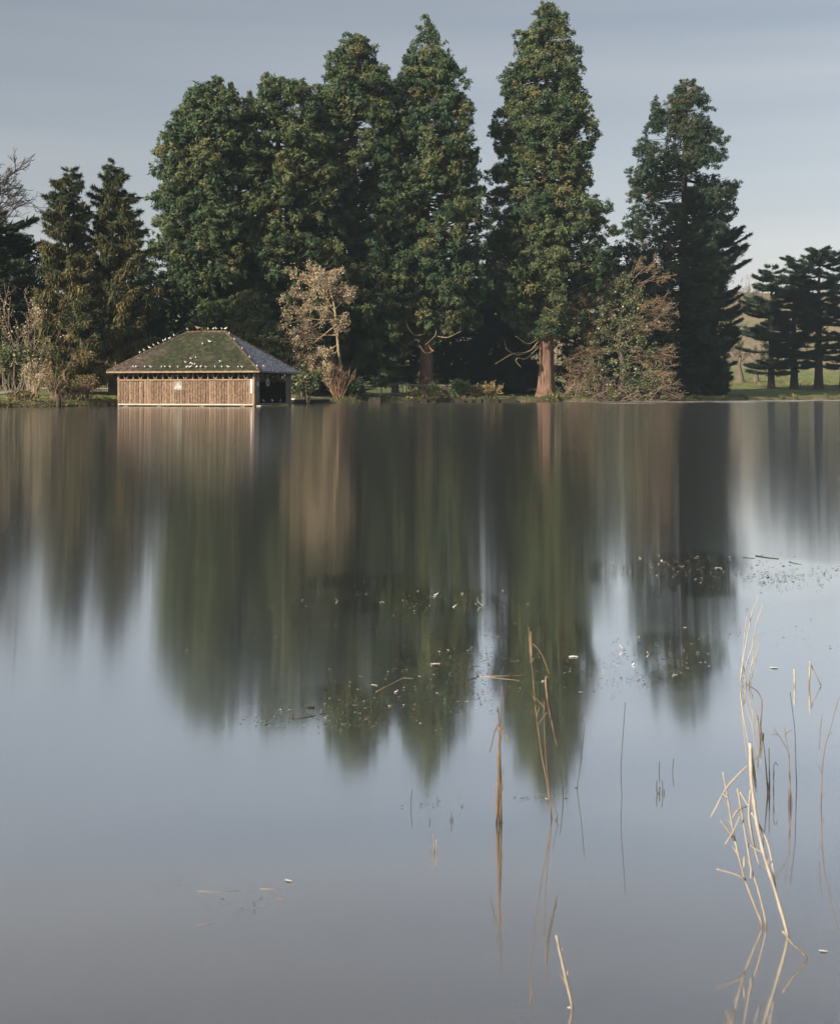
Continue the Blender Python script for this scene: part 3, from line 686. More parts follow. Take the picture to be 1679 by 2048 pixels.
# ------------------------------------------------------------------ spruces
def spruce(label, x0, d, prof, seed, bare_to=9.0, brown=0.5, trunk=0.34, bark='grey_bark'):
    rng = np.random.default_rng(seed)
    z, rl, rr = profile(prof, d, x0)
    bx = (x0 - W0 / 2) / FPX * d; bz = float(ground_h(bx, d))
    root = thing('spruce_tree', label, 'tree', (bx, d, bz), group='brown spruces left of the boathouse')
    H = z[-1] - bz
    g = Geo(); bg = Geo()
    P = []; Dv = []; Nn = []; Ls = []; Wd = []; Tn = []
    s0 = []; s1 = []; ra = []; rb = []
    zc = z[0] - bz
    while zc < H - 0.2:
        zw = zc + bz
        for k in range(rng.integers(5, 8)):
            az = rng.random() * 2 * math.pi
            L_ = np.interp(zw, z, rl); R_ = np.interp(zw, z, rr)
            rad = (R_ if math.cos(az) > 0 else L_) * abs(math.cos(az)) + (L_ + R_) / 2 * (1 - abs(math.cos(az)))
            rad = max(rad, 0.12) * (0.68 + 0.52 * rng.random())
            fr = zc / H
            o = np.array([math.cos(az), math.sin(az), 0.0])
            t = np.linspace(0, 1, 6)
            sag = -0.16 * rad * (1 - fr); zj = rng.normal() * 0.4
            pts = o[None] * (rad * t)[:, None] + np.stack([np.zeros(6), np.zeros(6), zc + zj + sag * np.sin(t * 2.6) + 0.25 * rad * fr * t + 0.10 * rad * t ** 3], -1)
            s0.append(pts[:-1]); s1.append(pts[1:])
            r_ = 0.012 + 0.012 * rad * (1 - t)
            ra.append(r_[:-1]); rb.append(r_[1:])
            n = int((50 + rad * 165) * (1.0 if fr < 0.55 else 0.95))
            tt = 0.18 + 0.82 * rng.random(n) ** 0.8
            c = np.stack([np.interp(tt, t, pts[:, j]) for j in range(3)], -1)
            lat = np.array([-o[1], o[0], 0.0])
            c = c + lat[None] * (rng.normal(size=n) * 0.22 * (0.35 + rad * 0.22))[:, None]
            hang = rng.random(n) < (0.75 - 0.45 * fr)
            ln = np.where(hang, (0.32 + 0.48 * rng.random(n)) * (0.6 + 0.6 * (1 - fr)), 0.26 + 0.26 * rng.random(n)) * min(1.0, 0.5 + rad * 0.4)
            dv = np.where(hang[:, None], np.array([0, 0, -1.0]) + 0.25 * rng.normal(size=(n, 3)), o[None] * 0.9 + np.array([0, 0, 0.25]) + 0.5 * rng.normal(size=(n, 3)))
            P.append(c); Dv.append(dv); Nn.append(rng.normal(size=(n, 3)) + o[None] * 0.6 + np.array([0, 0, 0.3])); Ls.append(ln)
            Wd.append(ln * np.where(hang, 0.26, 0.34))
            bt = 0.28 + brown * (1 - fr) * (0.5 + 0.7 * rng.random()) + 0.1 * rng.normal()
            Tn.append(np.clip(bt + 0.1 * rng.normal(size=n), 0, 1))
        zc += (0.32 + 0.2 * rng.random()) * (1.15 if zc > 0.45 * H else 1.0)
    m = 40
    P.append(np.stack([rng.normal(size=m) * 0.06, rng.normal(size=m) * 0.06, H - 1.2 * rng.random(m)], -1)); Dv.append(rng.normal(size=(m, 3)) * 0.8 + np.array([0, 0, 0.8])); Nn.append(rng.normal(size=(m, 3))); Ls.append(np.full(m, 0.3)); Wd.append(np.full(m, 0.1)); Tn.append(np.full(m, 0.3))
    kites(g, rng, np.concatenate(P), np.concatenate(Nn), np.concatenate(Dv), np.concatenate(Ls), np.concatenate(Wd), np.concatenate(Tn))
    g.build('crown', M['spruce'], root)
    bg.segs(np.concatenate(s0), np.concatenate(s1), np.concatenate(ra), np.concatenate(rb), k=4)
    tag(bg.build('branches', M['dark_bark'], root), kind='stuff')
    tg = Geo(); trunk_geo(tg, rng, (0, 0, 0), H * 0.99, trunk, 0.12, k=12, wob=0.1, top=0.02, ridge=0.05)
    tg.build('trunk', M[bark], root, smooth=True)
spruce('brown-tinged spruce with a ragged tip nearer the tan-leaved sapling', 137, 108, [(335, 134, 140), (370, 112, 160), (420, 95, 172), (500, 82, 182), (600, 76, 195), (700, 80, 200), (742, 95, 190)], 31, brown=0.62)
spruce('taller brown-tinged spruce nearer the boathouse', 226, 110, [(322, 223, 229), (365, 198, 252), (400, 184, 272), (470, 182, 295), (560, 184, 308), (650, 186, 312), (735, 195, 300)], 32, brown=0.58)
spruce('short golden spruce with drooping twigs over the bank', 165, 104, [(600, 158, 175), (640, 130, 205), (700, 110, 225), (748, 108, 228)], 33, brown=0.75, trunk=0.26)

# ------------------------------------------------------------------ cedars
def cedar(label, x0, d, prof, seed, group, n_t=20, clear=None, bark='dark_bark', mat='cedar', lean=0.0, r0=0.62, ivy=False, dens=1.5, rise=0.15):
    rng = np.random.default_rng(seed)
    z, rl, rr = profile(prof, d, x0)
    bx = (x0 - W0 / 2) / FPX * d; bz = float(ground_h(bx, d))
    root = thing('cedar_tree', label, 'tree', (bx, d, bz), group=group)
    H = z[-1] - bz
    P = []; Dv = []; Nn = []; Ls = []; Tn = []
    s0 = []; s1 = []; ra = []; rb = []
    for zc in np.linspace(z[0] - bz, H - 0.6, n_t):
        zc = zc + rng.normal() * 0.15
        zc0 = zc
        for k in range(rng.integers(4, 6)):
            az = rng.random() * 2 * math.pi; zc = zc0 + rng.normal() * 0.16
            zw = zc + bz
            L_ = np.interp(zw, z, rl); R_ = np.interp(zw, z, rr)
            rad = (R_ if math.cos(az) > 0 else L_) * abs(math.cos(az)) + (L_ + R_) / 2 * (1 - abs(math.cos(az)))
            rad = max(rad, 0.3) * (0.62 + 0.5 * rng.random())
            o = np.array([math.cos(az), math.sin(az), 0.0]); lat = np.array([-o[1], o[0], 0.0])
            t = np.linspace(0, 1, 6)
            rs = rise * (0.5 + zc / H) * rad
            pts = o[None] * (rad * t)[:, None] + np.stack([np.zeros(6), np.zeros(6), zc - 0.25 * rs + rs * t ** 1.6 - 0.05 * rad * np.sin(t * 3.14)], -1)
            s0.append(pts[:-1]); s1.append(pts[1:]); r_ = 0.02 + 0.022 * rad * (1 - t); ra.append(r_[:-1]); rb.append(r_[1:])
            n = int((50 + rad * 95) * dens)
            tt = 0.25 + 0.75 * rng.random(n) ** 0.75
            c = np.stack([np.interp(tt, t, pts[:, j]) for j in range(3)], -1)
            sp = rng.normal(size=n) * (0.08 + 0.17 * rad * (1.15 - tt))
            c = c + lat[None] * sp[:, None] + np.stack([np.zeros(n), np.zeros(n), 0.06 * rng.normal(size=n) + 0.03], -1)
            P.append(c)
            Dv.append(o[None] * 0.9 + lat[None] * (sp * 0.9)[:, None] + np.array([0, 0, 0.35]) + 0.3 * rng.normal(size=(n, 3)))
            Nn.append(np.array([0, 0, 1.0]) + 0.45 * rng.normal(size=(n, 3)))
            Ls.append(0.30 + 0.36 * rng.random(n))
            Tn.append(np.clip(0.4 + 0.25 * rng.normal() * 0.6 + 0.15 * rng.normal(size=n), 0, 1))
    P = np.concatenate(P); Ls = np.concatenate(Ls)
    g = Geo(); kites(g, rng, P, np.concatenate(Nn), np.concatenate(Dv), Ls, Ls * 0.36, np.concatenate(Tn))
    g.build('crown', M[mat], root)
    bg = Geo(); bg.segs(np.concatenate(s0), np.concatenate(s1), np.concatenate(ra), np.concatenate(rb), k=4); tag(bg.build('branches', M['dark_bark'], root), kind='stuff')
    tg = Geo(); trunk_geo(tg, rng, (0, 0, 0), H * 0.98, r0, 0.35, k=14, wob=0.15, ridge=0.06); tg.build('trunk', M[bark], root, smooth=True)
    if ivy:
        m = 60
        zz = 2.2 + 6.5 * rng.random(m)
        aa = rng.random(m) * 6.28
        rv = 1.0 + 0.5 * np.sin((zz - 2.2) / 6.5 * 3.0)
        ig = Geo(); clumps(ig, rng, np.stack([rv * np.cos(aa), rv * np.sin(aa), zz], -1), np.full(m, 0.6), np.full(m, 0.3), dens=80, size=0.34)
        ig.build('ivy', M['yew'], root)
GC = 'cedars on the right-hand shore'
cedar('slim cedar with an ivy-swollen lower trunk on the shaded lawn', 1541, 213, [(528, 1538, 1548), (555, 1505, 1580), (600, 1478, 1605), (660, 1472, 1612), (720, 1478, 1604), (745, 1495, 1592)], 41, GC, ivy=True, r0=0.5)
cedar('cedar standing between the ivy-trunked cedar and the thick-trunked one', 1587, 215, [(515, 1560, 1600), (545, 1540, 1628), (600, 1522, 1650), (680, 1518, 1656), (735, 1530, 1645)], 42, GC)
cedar('thick-trunked cedar with a high spreading top', 1636, 217, [(497, 1615, 1665), (520, 1592, 1700), (580, 1575, 1715), (660, 1568, 1715), (730, 1578, 1700)], 43, GC, r0=0.75)
cedar('bushy cedar at the end of the cedar line past the thick-trunked one', 1686, 219, [(498, 1670, 1705), (530, 1640, 1730), (620, 1625, 1745), (735, 1640, 1730)], 44, GC, r0=0.7)
cedar('dark spreading cedar rooted beside the two-pointed sequoia', 1425, 182, [(455, 1440, 1470), (475, 1400, 1490), (520, 1370, 1505), (580, 1360, 1495), (640, 1350, 1488), (720, 1345, 1475), (786, 1350, 1452)], 45, 'dark evergreens behind the shore trees', n_t=40, dens=1.15, r0=0.8, rise=0.26)
cedar('dark flat-topped cedar reaching in beside the bare tree', -40, 112, [(425, -70, 40), (450, -110, 62), (520, -120, 70), (620, -110, 60), (700, -100, 50)], 46, None, n_t=22, dens=1.3, r0=0.6)

TRI[0] = False
# ------------------------------------------------------------------ leafless and shrubby things
def branching(rng, p, dvec, length, r, depth, out, tips, spread=0.55, curve=0.25, nch=(2, 4), shrink=0.68, bias=None, nseg=4):
    pts = [np.array(p, float)]
    dv = nrm(np.array(dvec, float))
    for i in range(nseg):
        dv = nrm(dv + curve * rng.normal(size=3) * 0.5 + (0 if bias is None else np.asarray(bias) * 0.12))
        pts.append(pts[-1] + dv * length / nseg)
    for i in range(nseg):
        out.append((pts[i], pts[i + 1], r * (1 - 0.4 * i / nseg), r * (1 - 0.4 * (i + 1) / nseg)))
    if depth == 1:
        tips.append((pts[-1], dv))
    if depth == 0:
        tips.append((pts[-1], dv)); tips.append((pts[nseg // 2], dv))
        return
    for _ in range(rng.integers(nch[0], nch[1])):
        i = rng.integers(max(1, nseg // 2), nseg + 1)
        nd = nrm(dv + spread * rng.normal(size=3) + (0 if bias is None else np.asarray(bias) * 0.3))
        branching(rng, pts[i], nd, length * shrink * (0.75 + 0.5 * rng.random()), max(r * 0.58, 0.008), depth - 1, out, tips, spread, curve, nch, shrink, bias, max(2, nseg - 1))

def segs_build(name, segs, mat, root, k=5, rmin=0.0):
    a = np.array([s[0] for s in segs]); b = np.array([s[1] for s in segs])
    r0 = np.maximum([s[2] for s in segs], rmin); r1 = np.maximum([s[3] for s in segs], rmin)
    g = Geo(); g.segs(a, b, r0, r1, k=k)
    return g.build(name, mat, root, smooth=True)

def limb(name, mat, root, k, rmin, rng, tips, *a, **kw):
    """one limb with all its twigs as one part"""
    out = []
    branching(rng, *a, out, tips, **kw)
    return segs_build(name, out, M[mat], root, k, rmin)

# the small tan-leaved tree right of the boathouse
def tan_tree():
    rng = np.random.default_rng(51)
    d = 124.0
    b0 = px(682, 775, d); bz = float(ground_h(b0[0], d))
    root = thing('deciduous_tree', 'small leaning tree with withered tan leaves right of the boathouse', 'tree', (b0[0], d, bz))
    o = np.array([b0[0], d, bz])
    def q(x, y, dd=0): return px(x, y, d - dd) - o
    stem = np.array([[0, 0, -0.3], q(684, 760), q(676, 700), q(673, 650), q(668, 610), q(662, 585)])
    tg = Geo(); tg.tube(stem, [0.17, 0.14, 0.13, 0.11, 0.09, 0.06], k=8, ridge=0.05, rng=rng); tg.build('trunk', M['pale_twig'], root, smooth=True)
    out = []; tips = []
    for st, en, dd, r in [((673, 650), (585, 700), 1.2, .07), ((676, 690), (600, 725), 1.5, .06), ((668, 610), (590, 590), 1.0, .07), ((664, 590), (640, 545), -0.5, .06), ((668, 620), (695, 575), 0.8, .06), ((672, 640), (580, 630), 2.0, .07), ((662, 585), (668, 540), 0.3, .06), ((674, 670), (615, 660), -1.5, .06), ((670, 625), (610, 560), -1.0, .06), ((676, 700), (640, 740), 1.2, .05), ((666, 600), (625, 590), 2.2, .05), ((675, 690), (640, 700), 1.8, .05), ((675, 680), (690, 640), 1.5, .05), ((676, 705), (592, 745), 0.5, .05), ((672, 640), (640, 640), 2.5, .05), ((680, 725), (655, 752), 1.0, .04)]:
        a = q(*st); e = q(*en, dd)
        L = np.linalg.norm(e - a)
        limb('limb', 'pale_twig', root, 4, 0.02, rng, tips, a, e - a, L * 0.62, r, 3, spread=0.6, curve=0.4, nch=(3, 5), shrink=0.62, bias=(e - a) / L)
    tp = np.array([t[0] for t in tips])
    sel = rng.random(len(tp)) < 0.95
    lg = Geo(); clumps(lg, rng, tp[sel], np.full(sel.sum(), 0.42), rng.random(sel.sum()) * 0.8, dens=60, size=0.17, aspect=0.65, up=-0.3)
    lg.build('leaves', M['tan_leaf'], root)
tan_tree()

# twiggy shrubs
def twig_shrub(name, label, x0, y0, d, w, h, n, seed, twig='red_twig', leaf=None, leaf_n=0.0, spread=0.35, group=None, leafsize=0.16, depth=2, leafdens=70, rmin=0.016, out_lean=0.9, cr=0.25):
    rng = np.random.default_rng(seed)
    b0 = px(x0, y0, d); bz = float(ground_h(b0[0], d))
    root = thing(name, label, 'shrub', (b0[0], d, bz), group=group)
    out = []; tips = []
    for i in range(n):
        a = rng.random() * 6.28; rr = rng.random() ** 0.6
        dv = np.array([math.cos(a) * rr * out_lean * w / h, math.sin(a) * rr * out_lean * w / h, 1.0])
        limb('stem', twig, root, 3, rmin, rng, tips, [math.cos(a) * rr * w * 0.3, math.sin(a) * rr * w * 0.3, -0.1], dv, h * (0.45 + 0.2 * rng.random()), 0.035, depth, spread=spread, curve=0.2, nch=(2, 4), shrink=0.55, bias=(0, 0, 0.5))
    if leaf:
        tp = np.array([t[0] for t in tips]); sel = rng.random(len(tp)) < leaf_n
        lg = Geo(); clumps(lg, rng, tp[sel], np.full(sel.sum(), cr), rng.random(sel.sum()), dens=leafdens, size=leafsize, aspect=0.6, up=0.2)
        lg.build('leaves', M[leaf], root)
    return root
GS = 'shrubs along the water edge'
twig_shrub('dogwood_shrub', 'upright red-stemmed shrub beneath the small tan-leaved tree', 677, 800, 123.5, 1.5, 3.4, 60, 61, 'red_twig', group=GS, spread=0.3, out_lean=1.3, rmin=0.012)
twig_shrub('holly_shrub', 'dark rounded shrub pressed against the red-stemmed shrub', 706, 802, 124.6, 1.1, 1.9, 14, 62, 'brown_twig', 'yew', 1.0, group=GS, leafdens=130, leafsize=0.2, cr=0.35)
twig_shrub('laurel_shrub', 'pale-leaved shrub on a short stem before the railings', 877, 795, 138.6, 0.9, 1.6, 9, 63, 'brown_twig', 'bright_shrub', 0.9, group=GS, leafdens=100, leafsize=0.24, cr=0.3)
twig_shrub('laurel_shrub', 'bright green leafy shrub before the railings', 916, 795, 139.2, 1.3, 1.7, 14, 64, 'brown_twig', 'bright_shrub', 1.0, group=GS, leafdens=120, leafsize=0.26, cr=0.35)
twig_shrub('bramble_shrub', 'yellowing straw-coloured bramble at the end of the railings', 978, 797, 140.5, 1.7, 1.7, 26, 65, 'pale_twig', 'straw', 0.8, group=GS, leafdens=70, leafsize=0.22)
twig_shrub('bramble_shrub', 'low mixed bramble on the stone edging below the bright shrub', 945, 800, 139.2, 1.5, 1.1, 18, 66, 'brown_twig', 'shrub_leaf', 0.9, group=GS, leafdens=90, leafsize=0.2)
twig_shrub('bramble_shrub', 'low brown bramble spilling over the stone block', 832, 800, 137.6, 1.5, 0.9, 18, 67, 'brown_twig', 'shrub_leaf', 0.8, group=GS, leafdens=80, leafsize=0.2)
twig_shrub('bramble_shrub', 'low brown bramble below the pale-leaved shrub', 872, 801, 137.9, 1.3, 0.7, 16, 68, 'brown_twig', 'shrub_leaf', 0.8, group=GS, leafdens=80, leafsize=0.2)
twig_shrub('bramble_shrub', 'thin dry bramble behind the railings by the red trunk', 905, 790, 146, 2.2, 1.3, 20, 69, 'brown_twig', 'tan_leaf', 0.3, group=GS)
twig_shrub('sapling_shrub', 'tall pale-stemmed sapling thicket with tan leaves on the bank', 66, 800, 88, 1.0, 3.0, 15, 70, 'pale_twig', 'tan_leaf', 0.55, group=GS, leafsize=0.13, spread=0.3, leafdens=60)
twig_shrub('sapling_shrub', 'tall tan-leaved sapling crossing the dark yew', 46, 790, 101, 2.6, 8.2, 7, 71, 'brown_twig', 'tan_leaf', 0.8, group=GS, leafsize=0.15, spread=0.5, depth=3, leafdens=40, cr=0.34)
twig_shrub('bramble_shrub', 'rust-brown bramble beside the dark post', 112, 803, 87.5, 0.9, 1.9, 20, 72, 'brown_twig', 'shrub_leaf', 0.5, group=GS, leafsize=0.13)
twig_shrub('bramble_shrub', 'green and brown bramble at the foot of the curved trunk', 145, 805, 88.5, 1.1, 1.5, 22, 73, 'brown_twig', 'shrub_leaf', 0.8, group=GS, leafsize=0.13)
twig_shrub('bramble_shrub', 'reddish bramble nearest the boathouse lawn', 173, 805, 90, 1.0, 1.7, 20, 74, 'red_twig', 'shrub_leaf', 0.5, group=GS, leafsize=0.13)
twig_shrub('bramble_shrub', 'low dark bramble hanging over the water beside the pale saplings', 40, 812, 85.5, 1.7, 0.8, 22, 75, 'brown_twig', 'shrub_leaf', 0.6, group=GS, leafsize=0.13)
twig_shrub('holly_shrub', 'glossy green holly behind the pale saplings', 22, 760, 97, 2.3, 4.2, 18, 76, 'brown_twig', 'ivy', 1.0, group=GS, leafdens=90, leafsize=0.22, cr=0.42)
twig_shrub('laurel_shrub', 'dark green laurel between boathouse and red-stemmed shrub', 608, 780, 112, 1.8, 3.2, 18, 77, 'brown_twig', 'ivy', 1.0, group=GS, leafdens=80, leafsize=0.24, cr=0.42)

# bare tree reaching in at the far left
def bare_tree(name, label, x0, d, H, seed, limbs, r0=0.4, group=None, twig='grey_bark', rmin=0.03, depth=4):
    rng = np.random.default_rng(seed)
    bx = (x0 - W0 / 2) / FPX * d; bz = float(ground_h(bx, d))
    root = thing(name, label, 'tree', (bx, d, bz), group=group)
    o = np.array([bx, d, bz])
    tg = Geo(); trunk_geo(tg, rng, (0, 0, 0), H, r0, 0.3, k=12, wob=0.4); tg.build('trunk', M[twig], root, smooth=True)
    out = []; tips = []
    for (zs, ex, ey, dd, r) in limbs:
        a = np.array([0, 0, zs]); e = px(ex, ey, d - dd) - o
        L = np.linalg.norm(e - a)
        limb('limb', twig, root, 3, rmin, rng, tips, a, e - a, L * 0.60, r, depth, spread=0.55, curve=0.38, nch=(3, 5), shrink=0.58, bias=(e - a) / L, nseg=5)
bare_tree('bare_tree', 'leafless dark-branched tree reaching in above the flat-topped cedar', -75, 106, 19, 81,
          [(14, 70, 385, 1, .16), (15, 45, 330, 0, .14), (13, 80, 405, -1, .13), (16, 10, 300, 1, .12), (16, 30, 350, 2, .12), (15, -130, 330, 0, .14), (13, -200, 400, 1, .12), (17, -60, 290, 0, .1), (12, -150, 450, -2, .12)], r0=0.45, twig='dark_bark', depth=4, rmin=0.02)

# pale park trees beyond the cedars
bare_tree('bare_tree', 'pale forked bare tree on the sunlit grass beyond the cedars', 1478, 262, 7, 82, [(4, 1455, 690, 0, .3), (4.5, 1500, 705, 1, .3), (5, 1480, 670, 0, .25), (4, 1440, 720, -1, .25), (5, 1470, 680, 3, .2)], r0=0.8, twig='grey_bark', rmin=0.05, depth=3, group='bare park trees beyond the cedars')
bare_tree('bare_tree', 'smaller bare tree with a mossy crown beyond the slim cedar', 1510, 275, 6, 83, [(4, 1530, 705, 0, .22), (4, 1495, 700, 1, .22), (5, 1510, 690, 0, .2), (4, 1540, 720, 2, .2)], r0=0.6, twig='grey_bark', rmin=0.05, depth=3, group='bare park trees beyond the cedars')

# ivy-grown fallen tree right of the tallest sequoia
def ivy_tree():
    rng = np.random.default_rng(91)
    d = 149.0
    b0 = px(1240, 795, d); bz = float(ground_h(b0[0], d))
    root = thing('fallen_tree', 'sprawling fallen tree, brown twigs grown over with ivy, by the water', 'tree', (b0[0], d, bz))
    o = np.array([b0[0], d, bz])
    def q(x, y, dd=0): return px(x, y, d - dd) - o
    tg = Geo(); tg.tube(np.array([[0, 0, -0.3], q(1245, 740), q(1238, 680), q(1240, 620), q(1255, 560)]), [0.45, 0.38, 0.3, 0.22, 0.12], k=9, ridge=0.06, rng=rng); tg.build('trunk', M['grey_bark'], root, smooth=True)
    out = []; tips = []
    ends = [((1255, 560), (1290, 520)), ((1250, 580), (1335, 545)), ((1245, 610), (1340, 575)), ((1245, 640), (1352, 612)), ((1245, 660), (1330, 630)), ((1242, 690), (1362, 675)), ((1242, 700), (1358, 710)), ((1245, 730), (1345, 735)), ((1245, 745), (1362, 760)), ((1250, 770), (1350, 785)),
            ((1240, 600), (1160, 610)), ((1238, 640), (1140, 640)), ((1236, 670), (1118, 678)), ((1236, 690), (1125, 710)), ((1236, 720), (1130, 740)), ((1238, 750), (1120, 780)), ((1240, 770), (1140, 795)), ((1250, 570), (1210, 560)), ((1238, 650), (1200, 590)), ((1245, 690), (1300, 650)), ((1245, 720), (1300, 700)), ((1242, 640), (1290, 600)), ((1240, 780), (1180, 798)), ((1245, 780), (1310, 797)), ((1238, 610), (1175, 640)), ((1236, 735), (1165, 770)), ((1236, 700), (1160, 690)), ((1248, 600), (1280, 560))]
    for st, en in ends:
        for k in range(2):
            a = q(*st); e = q(en[0] + rng.normal() * 6, en[1] + rng.normal() * 6, rng.normal() * 1.6 + 1.2)
            L = np.linalg.norm(e - a)
            limb('limb', 'brown_twig', root, 3, 0.018, rng, tips, a, e - a, L * 0.56, 0.055, 3, spread=0.62, curve=0.42, nch=(3, 5), shrink=0.52, bias=(e - a) / L + np.array([0, 0, 0.05]), nseg=5)
    tp = np.array([t[0] for t in tips]); tp = tp[rng.random(len(tp)) < 0.55]
    lg = Geo(); clumps(lg, rng, tp, np.full(len(tp), 0.3), 0.4 + 0.6 * rng.random(len(tp)), dens=60, size=0.15, aspect=0.6)
    lg.build('withered_leaves', M['shrub_leaf'], root)
    m = 320
    yy = 545 + 250 * rng.random(m) ** 0.85
    hw = np.interp(yy, [545, 600, 680, 760, 800], [14, 40, 66, 76, 80])
    xx = 1242 + (rng.random(m) * 2 - 1) * hw + (rng.normal(size=m) * 6)
    C = np.array([q(a, b, c) for a, b, c in zip(xx, yy, 1.2 + 2.2 * rng.random(m))])
    ig = Geo(); clumps(ig, rng, C, 0.30 + 0.35 * rng.random(m), 0.25 + 0.6 * rng.random(m), dens=95, size=0.22, aspect=0.75, up=-0.2)
    ig.build('ivy', M['ivy'], root)
    # fallen twig heap along the ground
    out2 = []; tp2 = []
    for k in range(70):
        a = q(1110 + 190 * rng.random(), 796, rng.random() * 3); a[2] = 0.05
        limb('fallen_branch', 'brown_twig', root, 3, 0.02, rng, tp2, a, [rng.normal() * 0.8 - 0.4, -0.2 + rng.normal() * 0.3, 0.25 + 0.5 * rng.random()], 1.6 + rng.random() * 1.2, 0.04, 2, spread=0.45, curve=0.3, nch=(2, 4), shrink=0.55)
ivy_tree()

# curved trunk and cut stump on the left bank
def curved_trunk():
    rng = np.random.default_rng(95); d = 91.0
    b0 = px(122, 795, d); bz = float(ground_h(b0[0], d))
    root = thing('broken_tree', 'short curved bare trunk standing among brambles on the bank', 'tree', (b0[0], d, bz))
    o = np.array([b0[0], d, bz])
    pts = np.array([[0, 0, -0.3]] + [px(x, y, d) - o for x, y in [(124, 785), (130, 775), (132, 762), (129, 752), (128, 745)]])
    g = Geo(); g.tube(pts, [0.2, 0.17, 0.15, 0.13, 0.11, 0.09], k=9, ridge=0.1, rng=rng); g.build('trunk', M['redwood_bark'], root, smooth=True)
    out = []; tips = []
    limb('limb', 'grey_bark', root, 4, 0.015, rng, tips, pts[-1], [0.5, -0.3, 0.6], 1.0, 0.05, 2); limb('limb', 'grey_bark', root, 4, 0.015, rng, tips, pts[-2], [-0.6, -0.2, 0.6], 0.9, 0.05, 2)
    st = thing('tree_stump', 'tall pale leaning stump behind the sapling stems', 'stump', (px(70, 795, 90)[0], 90, float(ground_h(px(70, 795, 90)[0], 90))))
    g = Geo(); o2 = np.array(st.location)
    g.tube(np.array([[0, 0, -0.3], px(71, 775, 90) - o2, px(75, 760, 90) - o2, px(77, 748, 90) - o2]), [0.27, 0.23, 0.2, 0.17], k=10, ridge=0.12, rng=rng)
    g.build('trunk', M['pale_twig'], st, smooth=True)
    g = Geo(); g.tube(np.array([px(77, 750, 90) - o2, px(90, 751, 89.5) - o2, px(105, 757, 89) - o2]), [0.08, 0.06, 0.03], k=6); g.build('broken_limb', M['pale_twig'], st, smooth=True)
    # driftwood log and dark mooring post
    a = px(-60, 786, 86); b = px(48, 782, 86)
    lg = Geo(); pts = np.array([a, (a + b) / 2 + np.array([0, 0, -0.12]), b]) ; c0 = pts.mean(0)
    lg.tube(pts - c0, [0.09, 0.12, 0.10], k=8, ridge=0.1, rng=rng)
    tag(lg.build('driftwood_log', M['timber_grey'], smooth=True, loc=c0), 'bleached log lying across the dark bank at the far left', 'log')
    p0, _ = pxw(117, 815)
    pg = Geo(); pg.tube(np.array([[0, 0, -0.8], [0.02, 0, 0.3], [0.0, 0, 0.85], [0.01, 0, 0.88]]), [0.17, 0.165, 0.15, 0.11], k=10, ridge=0.08, rng=rng)
    tag(pg.build('wooden_post', M['dark_wood'], smooth=True, loc=p0), 'dark stub post standing in the water before the brambles', 'post')
curved_trunk()

# ------------------------------------------------------------------ far woodland on the hill
def far_woods():
    rng = np.random.default_rng(99)
    g = Geo()
    n = 300
    X = -110 + 330 * rng.random(n); Y = 325 + 240 * rng.random(n) ** 1.3
    keep = ~((X > 45) & (X < 120) & (Y < 350))
    X, Y = X[keep], Y[keep]; n = len(X)
    Z = ground_h(X, Y)
    h = 6 + 6 * rng.random(n)
    g.segs(np.stack([X, Y, Z - 0.3], -1), np.stack([X, Y, Z + h * 0.7], -1), np.full(n, 0.28), np.full(n, 0.1), k=4, tint=np.full(n, 0.3))
    k = 4
    C = np.stack([np.repeat(X, k), np.repeat(Y, k), np.repeat(Z + h * 0.62, k)], -1) + rng.normal(size=(n * k, 3)) * np.stack([np.full(n * k, 1.5), np.full(n * k, 1.5), np.repeat(h, k) * 0.18], -1)
    R = 1.3 + 1.0 * rng.random(n * k)
    T = np.clip(np.repeat(0.45 + 0.18 * rng.normal(size=n), k), 0, 0.85)
    T = np.where(np.repeat(rng.random(n) < 0.14, k), 1.0, T)
    clumps(g, rng, C, R, T, dens=9, size=0.9, aspect=0.22, up=0.8, tj=0.08)
    tag(g.build('far_woodland', M['far_wood']), 'brown leafless woodland covering the far hillside', 'woodland', kind='stuff')
far_woods()

# ------------------------------------------------------------------ boathouse
BB = math.radians(14)
Lh, Wh = 10.42, 7.4
u2 = np.array([math.cos(BB), -math.sin(BB)]); v2 = np.array([math.sin(BB), math.cos(BB)])
FR = np.array([(508 - W0 / 2) / FPX * 88.0, 88.0])
Cc = FR - u2 * Lh / 2 + v2 * Wh / 2
boat = thing('boathouse', 'timber boathouse with a mossy hipped roof standing in the lake', 'boathouse', (Cc[0], Cc[1], 0), -BB)
def to_local(p):
    q = np.asarray(p)[..., :2] - Cc
    return np.stack([q @ u2, q @ v2, np.asarray(p)[..., 2]], -1)
def to_world(p):
    p = np.asarray(p, float)
    xy = Cc + p[..., 0:1] * u2 + p[..., 1:2] * v2
    return np.concatenate([xy, p[..., 2:3]], -1)
ZT, ZE, ZR, ZB = 1.88, 2.52, 5.50, 0.16     # rail, eaves, ridge, sill heights
OH = 0.62
hx, hy = Lh / 2 + OH, Wh / 2 + OH
rid = (Lh - Wh) / 2                             # half ridge length
rb = np.random.default_rng(7)

